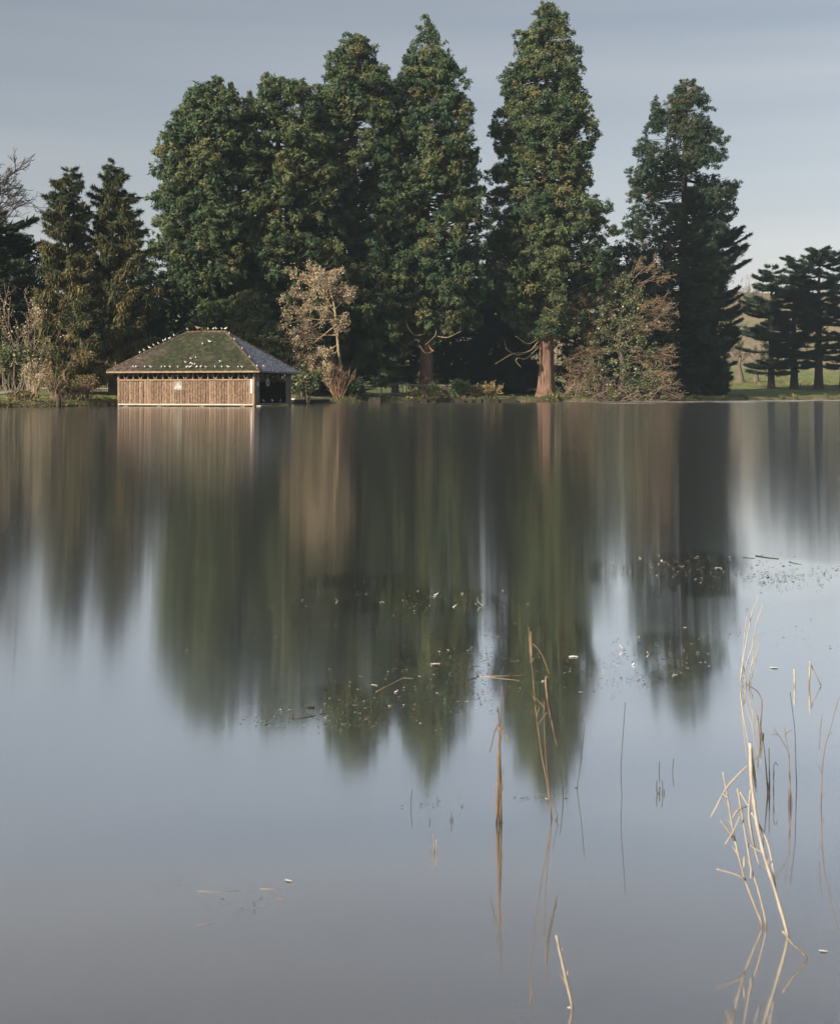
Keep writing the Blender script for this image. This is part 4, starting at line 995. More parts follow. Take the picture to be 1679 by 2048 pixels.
def slab_mesh(wd, ht, seed, th=0.05):
    """vertical half-round slab with a waney front"""
    r = np.random.default_rng(seed)
    g = Geo(); nz = 7
    zs = np.linspace(0, ht, nz)
    sec = np.array([[-0.5, 0.0], [-0.46, -0.55], [-0.18, -1.0], [0.2, -0.95], [0.46, -0.5], [0.5, 0.0]])
    V = []
    for i, zz in enumerate(zs):
        w = wd * (0.97 + 0.05 * (r.random() - 0.5)); o = 0.012 * (r.random() - 0.5); t = th * (0.8 + 0.5 * r.random())
        V.append(np.stack([sec[:, 0] * w + o, sec[:, 1] * t, np.full(6, zz)], -1))
    V = np.concatenate(V); ix = np.arange(nz * 6).reshape(nz, 6)
    f = np.stack([ix[:-1, :-1], ix[:-1, 1:], ix[1:, 1:], ix[1:, :-1]], -1).reshape(-1, 4)
    g.add(V, f, 0, r.random())
    g.F.append(np.array([list(ix[-1])])); g.M.append(np.array([0], dtype=np.int32))
    return g.mesh('wall_slab', M['slab'])
NS = 52
sw = Lh / NS
slabs = [slab_mesh(sw * 0.98, ZT - ZB - 0.06, 100 + i) for i in range(10)]
for i in range(NS):
    o = link('wall_slab', slabs[rb.integers(0, 10)], boat, (-Lh / 2 + sw * (i + 0.5), -Wh / 2 - 0.02 * rb.random(), ZB + 0.03 * rb.random()))
    o.scale = (1, 0.8 + 0.6 * rb.random(), 0.975 + 0.03 * rb.random())
# left end and back boarded with the same slabs
for i in range(36):
    o = link('wall_slab', slabs[rb.integers(0, 10)], boat, (-Lh / 2, -Wh / 2 + Wh / 36 * (i + 0.5), ZB), -math.pi / 2)
for i in range(52):
    o = link('wall_slab', slabs[rb.integers(0, 10)], boat, (-Lh / 2 + sw * (i + 0.5), Wh / 2, ZB), math.pi)
def bpart(name, c, h, mat, R=None, parent=boat):
    g = Geo(); g.box((0, 0, 0), h, R); return g.build(name, M[mat], parent, loc=c)
def bar(name, a, b, th, mat, parent=boat):
    a = np.asarray(a, float); b = np.asarray(b, float)
    g = Geo(); g.tube(np.stack([a, b]) - a, th, k=6); return g.build(name, M[mat], parent, loc=a)
# inner boarding so no light leaks through slab joints
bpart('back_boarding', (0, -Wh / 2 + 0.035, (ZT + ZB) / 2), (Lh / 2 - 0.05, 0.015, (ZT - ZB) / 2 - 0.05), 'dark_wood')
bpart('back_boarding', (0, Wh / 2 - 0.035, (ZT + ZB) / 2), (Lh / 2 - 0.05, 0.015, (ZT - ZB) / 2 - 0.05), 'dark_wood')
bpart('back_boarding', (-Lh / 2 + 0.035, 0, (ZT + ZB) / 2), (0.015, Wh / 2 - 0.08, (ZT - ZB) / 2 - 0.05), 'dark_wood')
for y in (-Wh / 2, Wh / 2):
    bpart('top_rail', (0, y, ZT + 0.03), (Lh / 2, 0.07, 0.05), 'timber')
    bpart('wall_plate', (0, y, ZE - 0.02), (Lh / 2 + 0.1, 0.07, 0.07), 'timber')
bpart('top_rail', (-Lh / 2, 0, ZT + 0.03), (0.07, Wh / 2 - 0.075, 0.05), 'timber')
for x in (-Lh / 2, Lh / 2):
    bpart('wall_plate', (x, 0, ZE - 0.02), (0.07, Wh / 2 - 0.075, 0.07), 'timber')
# sill boards with gaps, floats beneath
for x0_, x1_ in ((-Lh / 2, -1.95), (-1.93, 1.25), (1.27, 4.3), (4.32, Lh / 2)):
    bpart('sill_board', ((x0_ + x1_) / 2, -Wh / 2 - 0.10, ZB - 0.02 + 0.015 * rb.random()), ((x1_ - x0_) / 2, 0.05, 0.045), 'sill')
for x in (-4.6, -2.0, 1.3, 4.4):
    bpart('pile', (x, -Wh / 2 - 0.02, -0.4), (0.16, 0.1, 0.46), 'timber_grey')
# posts with V braces along the open strip under the eaves, front and back
for y, yy in ((-Wh / 2, -1), (Wh / 2, 1)):
    for i in range(10):
        x = -Lh / 2 + Lh / 9 * i
        corner = i in (0, 9)
        bar('post', (x, y, -1.2 if corner else ZT + 0.05), (x, y, ZE), 0.10 if corner else 0.06, 'timber')
        if i < 9:
            xm = x + Lh / 18
            bar('brace', (xm - 0.03, y + 0.05 * yy, ZT + 0.06), (xm - 0.30, y + 0.05 * yy, ZE - 0.06), 0.042, 'timber')
            bar('brace', (xm + 0.03, y + 0.05 * yy, ZT + 0.06), (xm + 0.30, y + 0.05 * yy, ZE - 0.06), 0.042, 'timber')
# open end: corner wing boards, deck edge, braces
for y0_, y1_ in ((-Wh / 2 + 0.12, -Wh / 2 + 0.95), (Wh / 2 - 0.95, Wh / 2 - 0.12)):
    k = 4
    for j in range(k):
        yy = y0_ + (y1_ - y0_) * (j + 0.5) / k
        bpart('end_board', (Lh / 2 + 0.02 * (j % 2), yy, (ZE - 0.12 + ZB) / 2), (0.022, (y1_ - y0_) / k / 2 - 0.006, (ZE - 0.12 - ZB) / 2), 'timber_grey')
bar('brace', (Lh / 2, -Wh / 2 + 1.0, ZT - 0.1), (Lh / 2, -Wh / 2 + 1.7, ZE - 0.06), 0.045, 'timber_grey')
bar('brace', (Lh / 2, Wh / 2 - 1.0, ZT - 0.1), (Lh / 2, Wh / 2 - 1.7, ZE - 0.06), 0.045, 'timber_grey')
bpart('deck_beam', (Lh / 2 - 0.1, 0, 0.20), (0.09, Wh / 2 - 0.95, 0.05), 'timber_grey')
bpart('landing_board', (Lh / 2 + 0.25, -Wh / 2 + 1.2, 0.06), (0.22, 1.1, 0.035), 'sill')
bpart('white_board', (Lh / 2 - 0.16, -Wh / 2 - 0.085, 1.45), (0.075, 0.018, 0.50), 'white')
bpart('notice', (Lh / 2 + 0.055, -Wh / 2 + 0.55, 1.62), (0.012, 0.11, 0.16), 'white')
# arrow sign: pale square board with a white arrowhead
sg = bpart('sign_board', (-0.52, -Wh / 2 - 0.085, 1.50), (0.33, 0.014, 0.33), 'board')
ag = Geo()
tri = np.array([[0, 0.27], [0.30, -0.20], [0.22, -0.27], [0.10, -0.16], [0.05, -0.27], [-0.05, -0.27], [-0.10, -0.16], [-0.22, -0.27], [-0.30, -0.20]])
nT = len(tri)
Va = np.concatenate([np.stack([tri[:, 0], np.full(nT, -0.028), tri[:, 1]], -1), np.stack([tri[:, 0], np.full(nT, -0.012), tri[:, 1]], -1)])
ag.add(Va, [[i, (i + 1) % nT, nT + (i + 1) % nT, nT + i] for i in range(nT)])
ag.F.append(np.array([list(range(nT))[::-1]])); ag.M.append(np.array([0], dtype=np.int32))
ag.build('arrowhead', M['arrow'], sg)
# lifebuoy hung in the open end
lb = thing('lifebuoy', 'white ring lifebuoy hanging in the dark open end of the boathouse', 'lifebuoy', to_world(np.array([Lh / 2 - 0.05, -0.9, 1.72])), -BB)
g = Geo(); a_ = np.linspace(0, 2 * math.pi, 25)
g.tube(np.stack([np.zeros(25), 0.24 * np.cos(a_), 0.24 * np.sin(a_)], -1), 0.045, k=8, caps=False); g.build('ring', M['white'], lb, smooth=True)
g = Geo(); g.tube(np.array([[0, 0, 0.24], [0, -0.12, 0.45], [0, -0.05, 0.68]]), 0.012, k=5); g.build('rope', M['white'], lb)

# roof: deck boards under real overlapping tiles
eav = np.array([[-hx, -hy, ZE], [hx, -hy, ZE], [hx, hy, ZE], [-hx, hy, ZE]])
rg = np.array([[-rid, 0, ZR], [rid, 0, ZR]])
g = Geo()
V = np.vstack([eav, rg]); V2 = V - np.array([0, 0, 0.10])
g.add(np.vstack([V, V2]), [[0, 1, 5, 4], [2, 3, 4, 5], [6, 10, 11, 7], [8, 11, 10, 9], [0, 6, 7, 1], [1, 7, 8, 2], [2, 8, 9, 3], [3, 9, 6, 0]])
g.F.append(np.array([[1, 2, 5], [3, 0, 4], [7, 11, 8], [9, 10, 6]])); g.M.append(np.zeros(4, dtype=np.int32))
roof = g.build('roof', M['dark_wood'], boat)
for (x, y, ax, ln) in ((0, -hy - 0.02, 'x', hx), (0, hy + 0.02, 'x', hx)):
    bpart('fascia_board', (x, y, ZE - 0.045), (ln + 0.04, 0.018, 0.065), 'timber', parent=roof)
for x in (-hx - 0.02, hx + 0.02):
    bpart('fascia_board', (x, 0, ZE - 0.045), (0.018, hy, 0.065), 'timber_grey', parent=roof)

def tile_plane(g, O, U, Vv, wid, slope, half_top, exposure=0.165, tw=0.2, rng=rb):
    """courses of tiles on a hipped plane: O eave centre, U along the eave, Vv up the slope"""
    N = np.cross(U, Vv)
    nc = int(slope / exposure)
    for c in range(nc):
        s = c * exposure
        hw = wid + (half_top - wid) * (s + 0.06) / slope
        n = max(1, int(round(2 * hw / tw)))
        xs = -hw + (np.arange(n) + 0.5) * (2 * hw / n) + (rng.random(n) - 0.5) * 0.02
        w = hw / n * 0.955
        lift = 0.042 + 0.022 * rng.random(n); tail = s - 0.03 + 0.025 * (rng.random(n) - 0.5)
        for (x, l, t) in zip(xs, lift, tail):
            A = O + U * x
            b0 = A + Vv * t; b1 = A + Vv * (s + exposure * 1.05)
            vv = np.array([b0 - U * w + N * l, b0 + U * w + N * l, b1 + U * w + N * 0.012, b1 - U * w + N * 0.012,
                           b0 - U * w + N * 0.004, b0 + U * w + N * 0.004])
            g.add(vv, [[0, 1, 2, 3], [4, 5, 1, 0]], 0, float(rng.random()))
            
sl = math.hypot(hy, ZR - ZE); cs, sn = hy / sl, (ZR - ZE) / sl
gf = Geo(); tile_plane(gf, np.array([0, -hy, ZE]), np.array([1.0, 0, 0]), np.array([0, cs, sn]), hx, sl, rid)
tag(gf.build('mossy_tiles', M['mossy'], roof), kind='stuff')
ge = Geo()
tile_plane(ge, np.array([0, hy, ZE]), np.array([-1.0, 0, 0]), np.array([0, -cs, sn]), hx, sl, rid)
sl2 = math.hypot(hx - rid, ZR - ZE); c2, s2 = (hx - rid) / sl2, (ZR - ZE) / sl2
tile_plane(ge, np.array([hx, 0, ZE]), np.array([0, 1.0, 0]), np.array([-c2, 0, s2]), hy, sl2, 0.05)
tile_plane(ge, np.array([-hx, 0, ZE]), np.array([0, -1.0, 0]), np.array([c2, 0, s2]), hy, sl2, 0.05)
tag(ge.build('grey_tiles', M['slate'], roof), kind='stuff')
def cap_mesh(L, seed):
    g = Geo(); a = np.linspace(-0.25 * math.pi, 1.25 * math.pi, 7)
    V = []
    for x, r in ((0, 0.125), (L, 0.105)):
        V.append(np.stack([np.full(7, x), r * np.cos(a), r * np.sin(a) * 0.8], -1))
    V = np.concatenate(V)
    g.add(V, [[i, i + 1, 8 + i, 7 + i] for i in range(6)]); g.F.append(np.array([[6, 5, 4, 3, 2, 1, 0]])); g.M.append(np.zeros(1, dtype=np.int32))
    return g.mesh('ridge_tile', M['ridge'])
capm = cap_mesh(0.34, 0)
def caps(a, b):
    a = np.asarray(a, float); b = np.asarray(b, float)
    dv = b - a; L = np.linalg.norm(dv); n = int(L / 0.3)
    q = Vector(dv).to_track_quat('X', 'Z').to_euler()
    for i in range(n):
        o = link('ridge_tile', capm, roof, a + dv * i / n + np.array([0, 0, 0.01 + 0.015 * rb.random()]))
        o.rotation_euler = (q.x + 0.08 * rb.normal(), q.y + 0.02 * rb.normal(), q.z + 0.03 * rb.normal())
caps(rg[0], rg[1])
for e, r_ in ((eav[0], rg[0]), (eav[1], rg[1]), (eav[2], rg[1]), (eav[3], rg[0])):
    caps(e, r_)

# ------------------------------------------------------------------ gulls
def gull_mesh(body, wing, dark, leg):
    g = Geo()
    st = [(-0.19, 0.145, 0.006, 0.005), (-0.13, 0.15, 0.030, 0.018), (-0.05, 0.152, 0.066, 0.058), (0.03, 0.160, 0.074, 0.072), (0.09, 0.182, 0.062, 0.064), (0.122, 0.215, 0.040, 0.040), (0.135, 0.246, 0.038, 0.036), (0.150, 0.258, 0.026, 0.022), (0.172, 0.253, 0.012, 0.010), (0.205, 0.246, 0.004, 0.004)]
    k = 8; a = np.arange(k) / k * 2 * math.pi
    V = np.concatenate([np.stack([np.full(k, x), ry * np.cos(a), z + rz * np.sin(a)], -1) for x, z, ry, rz in st])
    n = len(st); ix = np.arange(n * k).reshape(n, k)
    f = np.stack([ix[:-1], np.roll(ix[:-1], -1, 1), np.roll(ix[1:], -1, 1), ix[1:]], -1)
    mt = np.zeros((n - 1, k), dtype=np.int32)
    mt[0:4, [0, 1, 2, 3]] = 1; mt[0, :] = 2; mt[8, :] = 3
    g.add(V, f.reshape(-1, 4), mt.reshape(-1))
    for s_ in (-1, 1):
        g.tube(np.array([[0.01, 0.022 * s_, -0.02], [0.02, 0.022 * s_, 0.07], [0.0, 0.025 * s_, 0.115]]), [0.006, 0.006, 0.012], k=5, mat=3)
        g.add(np.array([[0.0, 0.022 * s_, 0.004], [0.05, 0.045 * s_, 0.004], [0.055, 0.005 * s_, 0.004], [0.0, 0.018 * s_, 0.008]]), [[0, 1, 2, 3]], 3)
        # folded wing
        w = np.array([[0.08, 0.050 * s_, 0.185], [0.0, 0.062 * s_, 0.18], [-0.10, 0.045 * s_, 0.165], [-0.21, 0.012 * s_, 0.165], [-0.08, 0.035 * s_, 0.198], [0.04, 0.042 * s_, 0.208]])
        g.add(w, [[0, 1, 4, 5], [1, 2, 3, 4]], 1)
    return g.mesh('gull', [body, wing, dark, leg], True)
gm = gull_mesh(M['gull_white'], M['gull_grey'], M['gull_dark'], M['gull_red'])
gb = gull_mesh(M['brown_plumage'], M['brown_plumage'], M['gull_dark'], M['gull_red'])
rgl = np.random.default_rng(17)
def zc(zx, zy):
    return 200 + zx / 3.816, 620 + zy / 3.816
camL = to_local(np.array([0, 0, CAMH]))
def ray_local(xp, yp):
    p = to_local(px(xp, yp, 100.0)); return p - camL
def on_front(xp, yp):
    dv = ray_local(xp, yp); n = np.array([0, -sn, cs]); O = np.array([0, -hy, ZE])
    t = ((O - camL) @ n) / (dv @ n); return camL + dv * t
def on_end(xp, yp):
    dv = ray_local(xp, yp); n = np.array([s2, 0, c2]); O = np.array([hx, 0, ZE])
    t = ((O - camL) @ n) / (dv @ n); return camL + dv * t
def on_line(a, b, xp):
    best = None
    for t in np.linspace(0, 1, 400):
        w = to_world(a + (b - a) * t); x = W0 / 2 + w[0] / w[1] * FPX
        if best is None or abs(x - xp) < best[0]: best = (abs(x - xp), a + (b - a) * t)
    return best[1]
def put_gull(pl, label, group, me=gm, sc=1.0, dz=0.05, name='gull', cat='gull'):
    w = to_world(pl)
    o = link(name, me, None, w + np.array([0, 0, dz]), -math.pi / 2 - 0.3 + rgl.normal() * 0.7)
    s_ = sc * (0.74 + 0.2 * rgl.random()); o.scale = (s_, s_, s_)
    tag(o, label, cat, group)
GG = 'gulls resting on the boathouse roof'
ORD = ['lowest', 'second', 'third', 'fourth', 'fifth', 'sixth', 'seventh', 'eighth', 'topmost']
NTH = ['first', 'second', 'third', 'fourth', 'fifth', 'sixth', 'seventh', 'eighth', 'ninth', 'tenth', 'eleventh', 'twelfth', 'thirteenth', 'fourteenth', 'fifteenth', 'sixteenth', 'seventeenth', 'last']
for i, zx in enumerate((305, 340, 380, 415, 450, 487, 500, 530, 570)):
    put_gull(on_line(eav[0], rg[0], zc(zx, 0)[0]), ORD[i] + ' white gull up the roof hip above the brown tiles', GG, dz=0.11)
put_gull(on_line(rg[0], rg[1], zc(645, 0)[0]), 'white gull alone on the ridge between brown bird and brown hip', GG, dz=0.11)
for i, zx in enumerate((828, 865, 890, 932, 960)):
    put_gull(on_line(rg[0], rg[1], zc(zx, 0)[0]), NTH[i] + ' white gull along the ridge from the large brown bird', GG, dz=0.11)
put_gull(on_line(rg[0], rg[1], zc(748, 0)[0]), 'large brown bird standing among gulls on the boathouse ridge', GG, gb, 1.45, 0.11, 'brown_bird', 'bird')
for i, zx in enumerate((988, 1030, 1088, 1145)):
    put_gull(on_line(eav[1], rg[1], zc(zx, 0)[0]), NTH[i] + ' white gull down from the ridge on the open-end roof hip', GG, dz=0.11)
for zx, zy, lab in ((785, 278, 'lower gull of the pair high on the mossy roof slope'), (838, 260, 'higher gull of the pair high on the mossy roof slope'), (735, 380, 'higher gull of the close pair halfway down the mossy slope'), (698, 390, 'lower gull of the close pair halfway down the mossy slope'), (922, 412, 'lone gull on the mossy slope just above the eaves row'),
                    (657, 418, None), (690, 424, None), (710, 430, None), (728, 432, None)):
    put_gull(on_front(*zc(zx, zy)), lab or 'white gull in the tight knot just above the eaves row', GG)
for i, zx in enumerate((1088, 1058, 982, 932, 882, 812, 770, 738, 687, 662, 597, 540, 500, 472, 392, 347, 277, 260)):
    put_gull(on_front(*zc(zx, 453)), NTH[i] + ' gull in the front eaves row, counted from the open boathouse end', GG)
put_gull(on_end(*zc(1200, 447)), 'white gull low on the grey roof slope, close to the hip', GG)
put_gull(on_end(*zc(1252, 447)), 'white gull low on the grey roof slope, away from the hip', GG)
for y, lab in ((-1.6, 'gull on the open-end beam closest to the slab wall'), (0.2, 'gull at the middle of the open-end beam'), (1.8, 'gull on the open-end beam at the corner away from the slab wall')):
    put_gull(np.array([Lh / 2 - 0.1, y, 0.25]), lab, 'gulls inside the boathouse', dz=0.02)

# ------------------------------------------------------------------ iron railings
def railing(label, pts, dpts, hgt, n, posts, seed):
    """pts: photo columns of both ends; dpts: distances"""
    rng = np.random.default_rng(seed)
    a = np.array([(pts[0] - W0 / 2) / FPX * dpts[0], dpts[0]]); b = np.array([(pts[1] - W0 / 2) / FPX * dpts[1], dpts[1]])
    c = (a + b) / 2; cz = float(ground_h(c[0], c[1]))
    root = thing('iron_railing', label, 'railing', (c[0], c[1], cz), group='iron railings behind the bank')
    dv = b - a; L = np.linalg.norm(dv); ang = math.atan2(dv[1], dv[0])
    g = Geo(); g.tube(np.array([[0, 0, -0.05], [0, 0, hgt * 0.95], [0, 0, hgt]]), [0.022, 0.022, 0.005], k=4)
    me = g.mesh('railing_bar', M['iron'])
    def gz(p): return float(ground_h(p[0], p[1])) - cz
    for i in range(n):
        p = a + dv * (i + 0.5) / n
        o = link('railing_bar', me, root, (p[0] - c[0], p[1] - c[1], gz(p))); o.rotation_euler = (0.02 * rng.normal(), 0.02 * rng.normal(), 0)
    for zf in (0.16, 0.86):
        for j in range(len(posts) - 1):
            p = a + dv * posts[j]; q = a + dv * posts[j + 1]
            g = Geo(); A = np.array([p[0] - c[0], p[1] - c[1], gz(p) + hgt * zf]); B = np.array([q[0] - c[0], q[1] - c[1], gz(q) + hgt * zf])
            g.tube(np.stack([A, B]), 0.055, k=5); g.build('rail', M['iron'], root)
    for f in posts:
        p = a + dv * f
        g = Geo(); g.tube(np.array([[0, 0, -0.3], [0, 0, hgt * 1.1], [0, 0, hgt * 1.16]]), [0.05, 0.045, 0.02], k=6)
        g.build('railing_post', M['iron'], root, loc=(p[0] - c[0], p[1] - c[1], gz(p)))
railing('iron railings with a bright top rail behind the bright green shrub', (812, 988), (140.2, 142.2), 1.5, 64, (0, 0.32, 0.66, 1.0), 1)
railing('iron railings crossing the sunlit gap beside the red trunk', (718, 806), (136.5, 139.8), 1.5, 34, (0, 0.5, 1.0), 2)
railing('iron railings behind the spruce trunks left of the boathouse', (60, 240), (113, 115), 1.5, 54, (0, 0.33, 0.66, 1.0), 3)

# ------------------------------------------------------------------ bank edging
def stones():
    rng = np.random.default_rng(3)
    def block(name, label, x, y, d, w, h, dep, mat, rot=0.0, group=None):
        g = Geo(); nx, nz = 5, 3
        bx = (x - W0 / 2) / FPX * d
        sgn = np.array([[-1,-1,-1],[1,-1,-1],[1,1,-1],[-1,1,-1],[-1,-1,1],[1,-1,1],[1,1,1],[-1,1,1]], float) * np.array([w / 2, dep / 2, h / 2])
        sgn = sgn * (0.93 + 0.1 * rng.random((8, 3)))
        g.add(sgn, [[0,3,2,1],[4,5,6,7],[0,1,5,4],[1,2,6,5],[2,3,7,6],[3,0,4,7]])
        o = g.build(name, M[mat], loc=(bx, d, y)); o.rotation_euler = (0, 0, rot)
        mo = o.modifiers.new('bevel', 'BEVEL'); mo.width = 0.06; mo.segments = 2
        return tag(o, label, cat='stone block', group=group)
    block('stone_block', 'dark square stone block at the water edge beside the rounded shrub', 749, 0.16, 124.8, 1.2, 0.8, 0.9, 'dark_wood')
    block('stone_block', 'pale stone block where the edging meets the lawn', 818, 0.18, 132.2, 0.8, 0.8, 0.8, 'stone')
    # edging course: each stone a part
    root = thing('stone_edging', 'dark stone edging course holding the bank below the shrubs', 'stone edging', (px(925, 800, 137)[0], 137.0, 0))
    me = []
    for k in range(4):
        g = Geo(); sgn = np.array([[-1,-1,-1],[1,-1,-1],[1,1,-1],[-1,1,-1],[-1,-1,1],[1,-1,1],[1,1,1],[-1,1,1]], float) * np.array([0.53, 0.3, 0.30])
        sgn = sgn * (0.9 + 0.12 * rng.random((8, 3))); g.add(sgn, [[0,3,2,1],[4,5,6,7],[0,1,5,4],[1,2,6,5],[2,3,7,6],[3,0,4,7]])
        me.append(g.mesh('edging_stone', M['dark_wood']))
    xs = np.arange(826, 1034, 18.0)
    for i, x in enumerate(xs):
        wx_ = (x - W0 / 2) / FPX * 137.3
        ys = float(shore(wx_)) - 0.15
        o = link('edging_stone', me[i % 4], root, (wx_ - root.location.x, ys - 137.0, 0.12 + 0.04 * rng.normal()))
        o.rotation_euler = (0, 0, 0.15 * rng.normal() + 0.1)
    # bank stones at the left
    for i, (x, lab) in enumerate([(193, 'small mossy stone at the corner of the boathouse lawn'), (206, 'flat brown stone below the boathouse lawn'), (220, 'dark stone touching the boathouse corner')]):
        d = float(shore((x - W0 / 2) / FPX * 90)) - 0.1
        d = float(shore((x - W0 / 2) / FPX * d)) - 0.1
        block('bank_stone', lab, x, 0.05, d, 0.6, 0.35, 0.45, 'stone' if i < 2 else 'dark_wood', rng.random(), 'stones below the lawn')
stones()

# long pale stone coping between the boathouse and the red-stemmed shrub
g = Geo()
root = thing('landing_kerb', 'long pale kerb along the bank right of the boathouse', 'kerb', (px(610, 795, 112)[0], 112, 0))
kx = [(582, 109.5), (600, 111.8), (618, 114), (636, 116.5), (654, 119)]
for i in range(4):
    A = px(kx[i][0], 800, kx[i][1]); B = px(kx[i + 1][0], 800, kx[i + 1][1])
    for z0_, hh, nm, mt, dp in ((0.12, 0.26, 'kerb_wall', 'dark_wood', 0.25), (0.46, 0.07, 'coping_stone', 'sill', 0.32)):
        dv = B[:2] - A[:2]; L = np.linalg.norm(dv); an = math.atan2(dv[1], dv[0])
        gg = Geo(); gg.box((0, 0, 0), (L / 2 - 0.02, dp, hh))
        o = gg.build(nm, M[mt], root, loc=((A[0] + B[0]) / 2 - root.location.x, (A[1] + B[1]) / 2 - 112, z0_)); o.rotation_euler = (0, 0, an)

# grass along the waterline and over the banks
def bank_grass():
    rng = np.random.default_rng(5)
    n = 10000
    X = -34 + 100 * rng.random(n)
    s = 0.2 + 2.6 * rng.random(n) ** 1.6
    Y = shore(X) + s
    Z = ground_h(X, Y)
    g = Geo()
    N = rng.normal(size=(n, 3)) * np.array([1, 1, 0.2]); D = np.array([0, 0, 1.0]) + 0.45 * rng.normal(size=(n, 3))
    L = (0.14 + 0.24 * rng.random(n) ** 2) * np.where(X < -22, 0.45, 1.0) * (0.5 + 1.6 * np.clip(np.sin(X * 1.7 + 2 * np.sin(X * 0.6)) * np.sin(X * 0.43 + 1), 0, 1) + 0.3 * rng.random(n))
    kites(g, rng, np.stack([X, Y, Z - 0.03], -1), N, D, L, L * 0.3, np.clip(0.45 + 0.25 * rng.normal(size=n), 0, 1))
    tag(g.build('bank_grass', M['grass_blade']), 'rough grass fringing the far water edge', 'grass', kind='stuff')
    # fallen leaves and litter on the left bank
    n = 7000
    X = np.where(rng.random(n) < 0.35, -33 + 11.5 * rng.random(n), -8 + 50 * rng.random(n)); Y = shore(X) - 0.25 + 1.6 * rng.random(n) ** 1.5; Z = np.maximum(ground_h(X, Y), 0) + 0.03 + 0.16 * rng.random(n)
    g = Geo(); L = 0.08 + 0.12 * rng.random(n)
    kites(g, rng, np.stack([X, Y, Z], -1), rng.normal(size=(n, 3)) + np.array([0, 0, 1]), rng.normal(size=(n, 3)), L, L * 0.6, rng.random(n))
    tag(g.build('leaf_litter', M['shrub_leaf']), 'fallen leaves and litter along the far water edge', 'leaf litter', kind='stuff')
bank_grass()

def lawn_grass():
    rng = np.random.default_rng(15)
    g = Geo()
    for x0_, x1_, y0_, y1_, n, ln in ((42, 125, 224, 305, 15000, 0.30), (-29, -20.5, 93, 112, 5000, 0.13), (-7, 3, 126, 150, 3500, 0.16)):
        X = x0_ + (x1_ - x0_) * rng.random(n); Y = y0_ + (y1_ - y0_) * rng.random(n)
        k = Y > shore(X) + 0.8; X, Y = X[k], Y[k]; n = len(X)
        L = ln * (0.6 + 0.7 * rng.random(n))
        kites(g, rng, np.stack([X, Y, ground_h(X, Y) - 0.03], -1), rng.normal(size=(n, 3)) * np.array([1, 1, 0.25]) + np.array([-0.3, -0.6, 0.2]), np.array([0, 0, 1.0]) + 0.4 * rng.normal(size=(n, 3)), L, L * 0.55, np.clip(0.62 + 0.18 * rng.normal(size=n), 0, 1))
    tag(g.build('lawn_grass', M['grass_blade']), 'short winter grass of the sunlit lawns behind the shore', 'grass', kind='stuff')
lawn_grass()

# thin ice along the right-hand shore
def ice():
    rng = np.random.default_rng(6)
    g = Geo()
    xs = np.linspace(16, 90, 150)
    sh = shore(xs)
    w = 1.5 + 15.0 * sstep(17, 34, xs) * (0.65 + 0.25 * np.sin(xs * 0.7) + 0.15 * np.sin(xs * 2.9) + 0.25 * rng.random(150))
    V = np.concatenate([np.stack([xs, sh - w, np.full(150, 0.006)], -1), np.stack([xs, sh + 0.25, np.full(150, 0.006)], -1)])
    g.add(V, [[i, i + 1, 151 + i, 150 + i] for i in range(149)])
    for k in range(90):
        x = 18 + 60 * rng.random(); y = float(shore(x)) - (4 + 26 * rng.random() ** 1.5)
        m = 9; a = np.arange(m) / m * 6.283; r = (0.5 + 1.6 * rng.random()) * (0.6 + 0.6 * rng.random(m))
        V = np.stack([x + 1.8 * r * np.cos(a), y + 0.8 * r * np.sin(a), np.full(m, 0.007)], -1)
        base = g.n; g.V.append(V.astype(np.float32)); g.T.append(np.full(m, 0.5, dtype=np.float32)); g.n += m
        g.F.append(np.array([np.arange(m) + base])); g.M.append(np.zeros(1, dtype=np.int32))
    tag(g.build('thin_ice', M['ice']), 'pale thin ice lying along the right-hand shore', 'ice', kind='stuff')
ice()

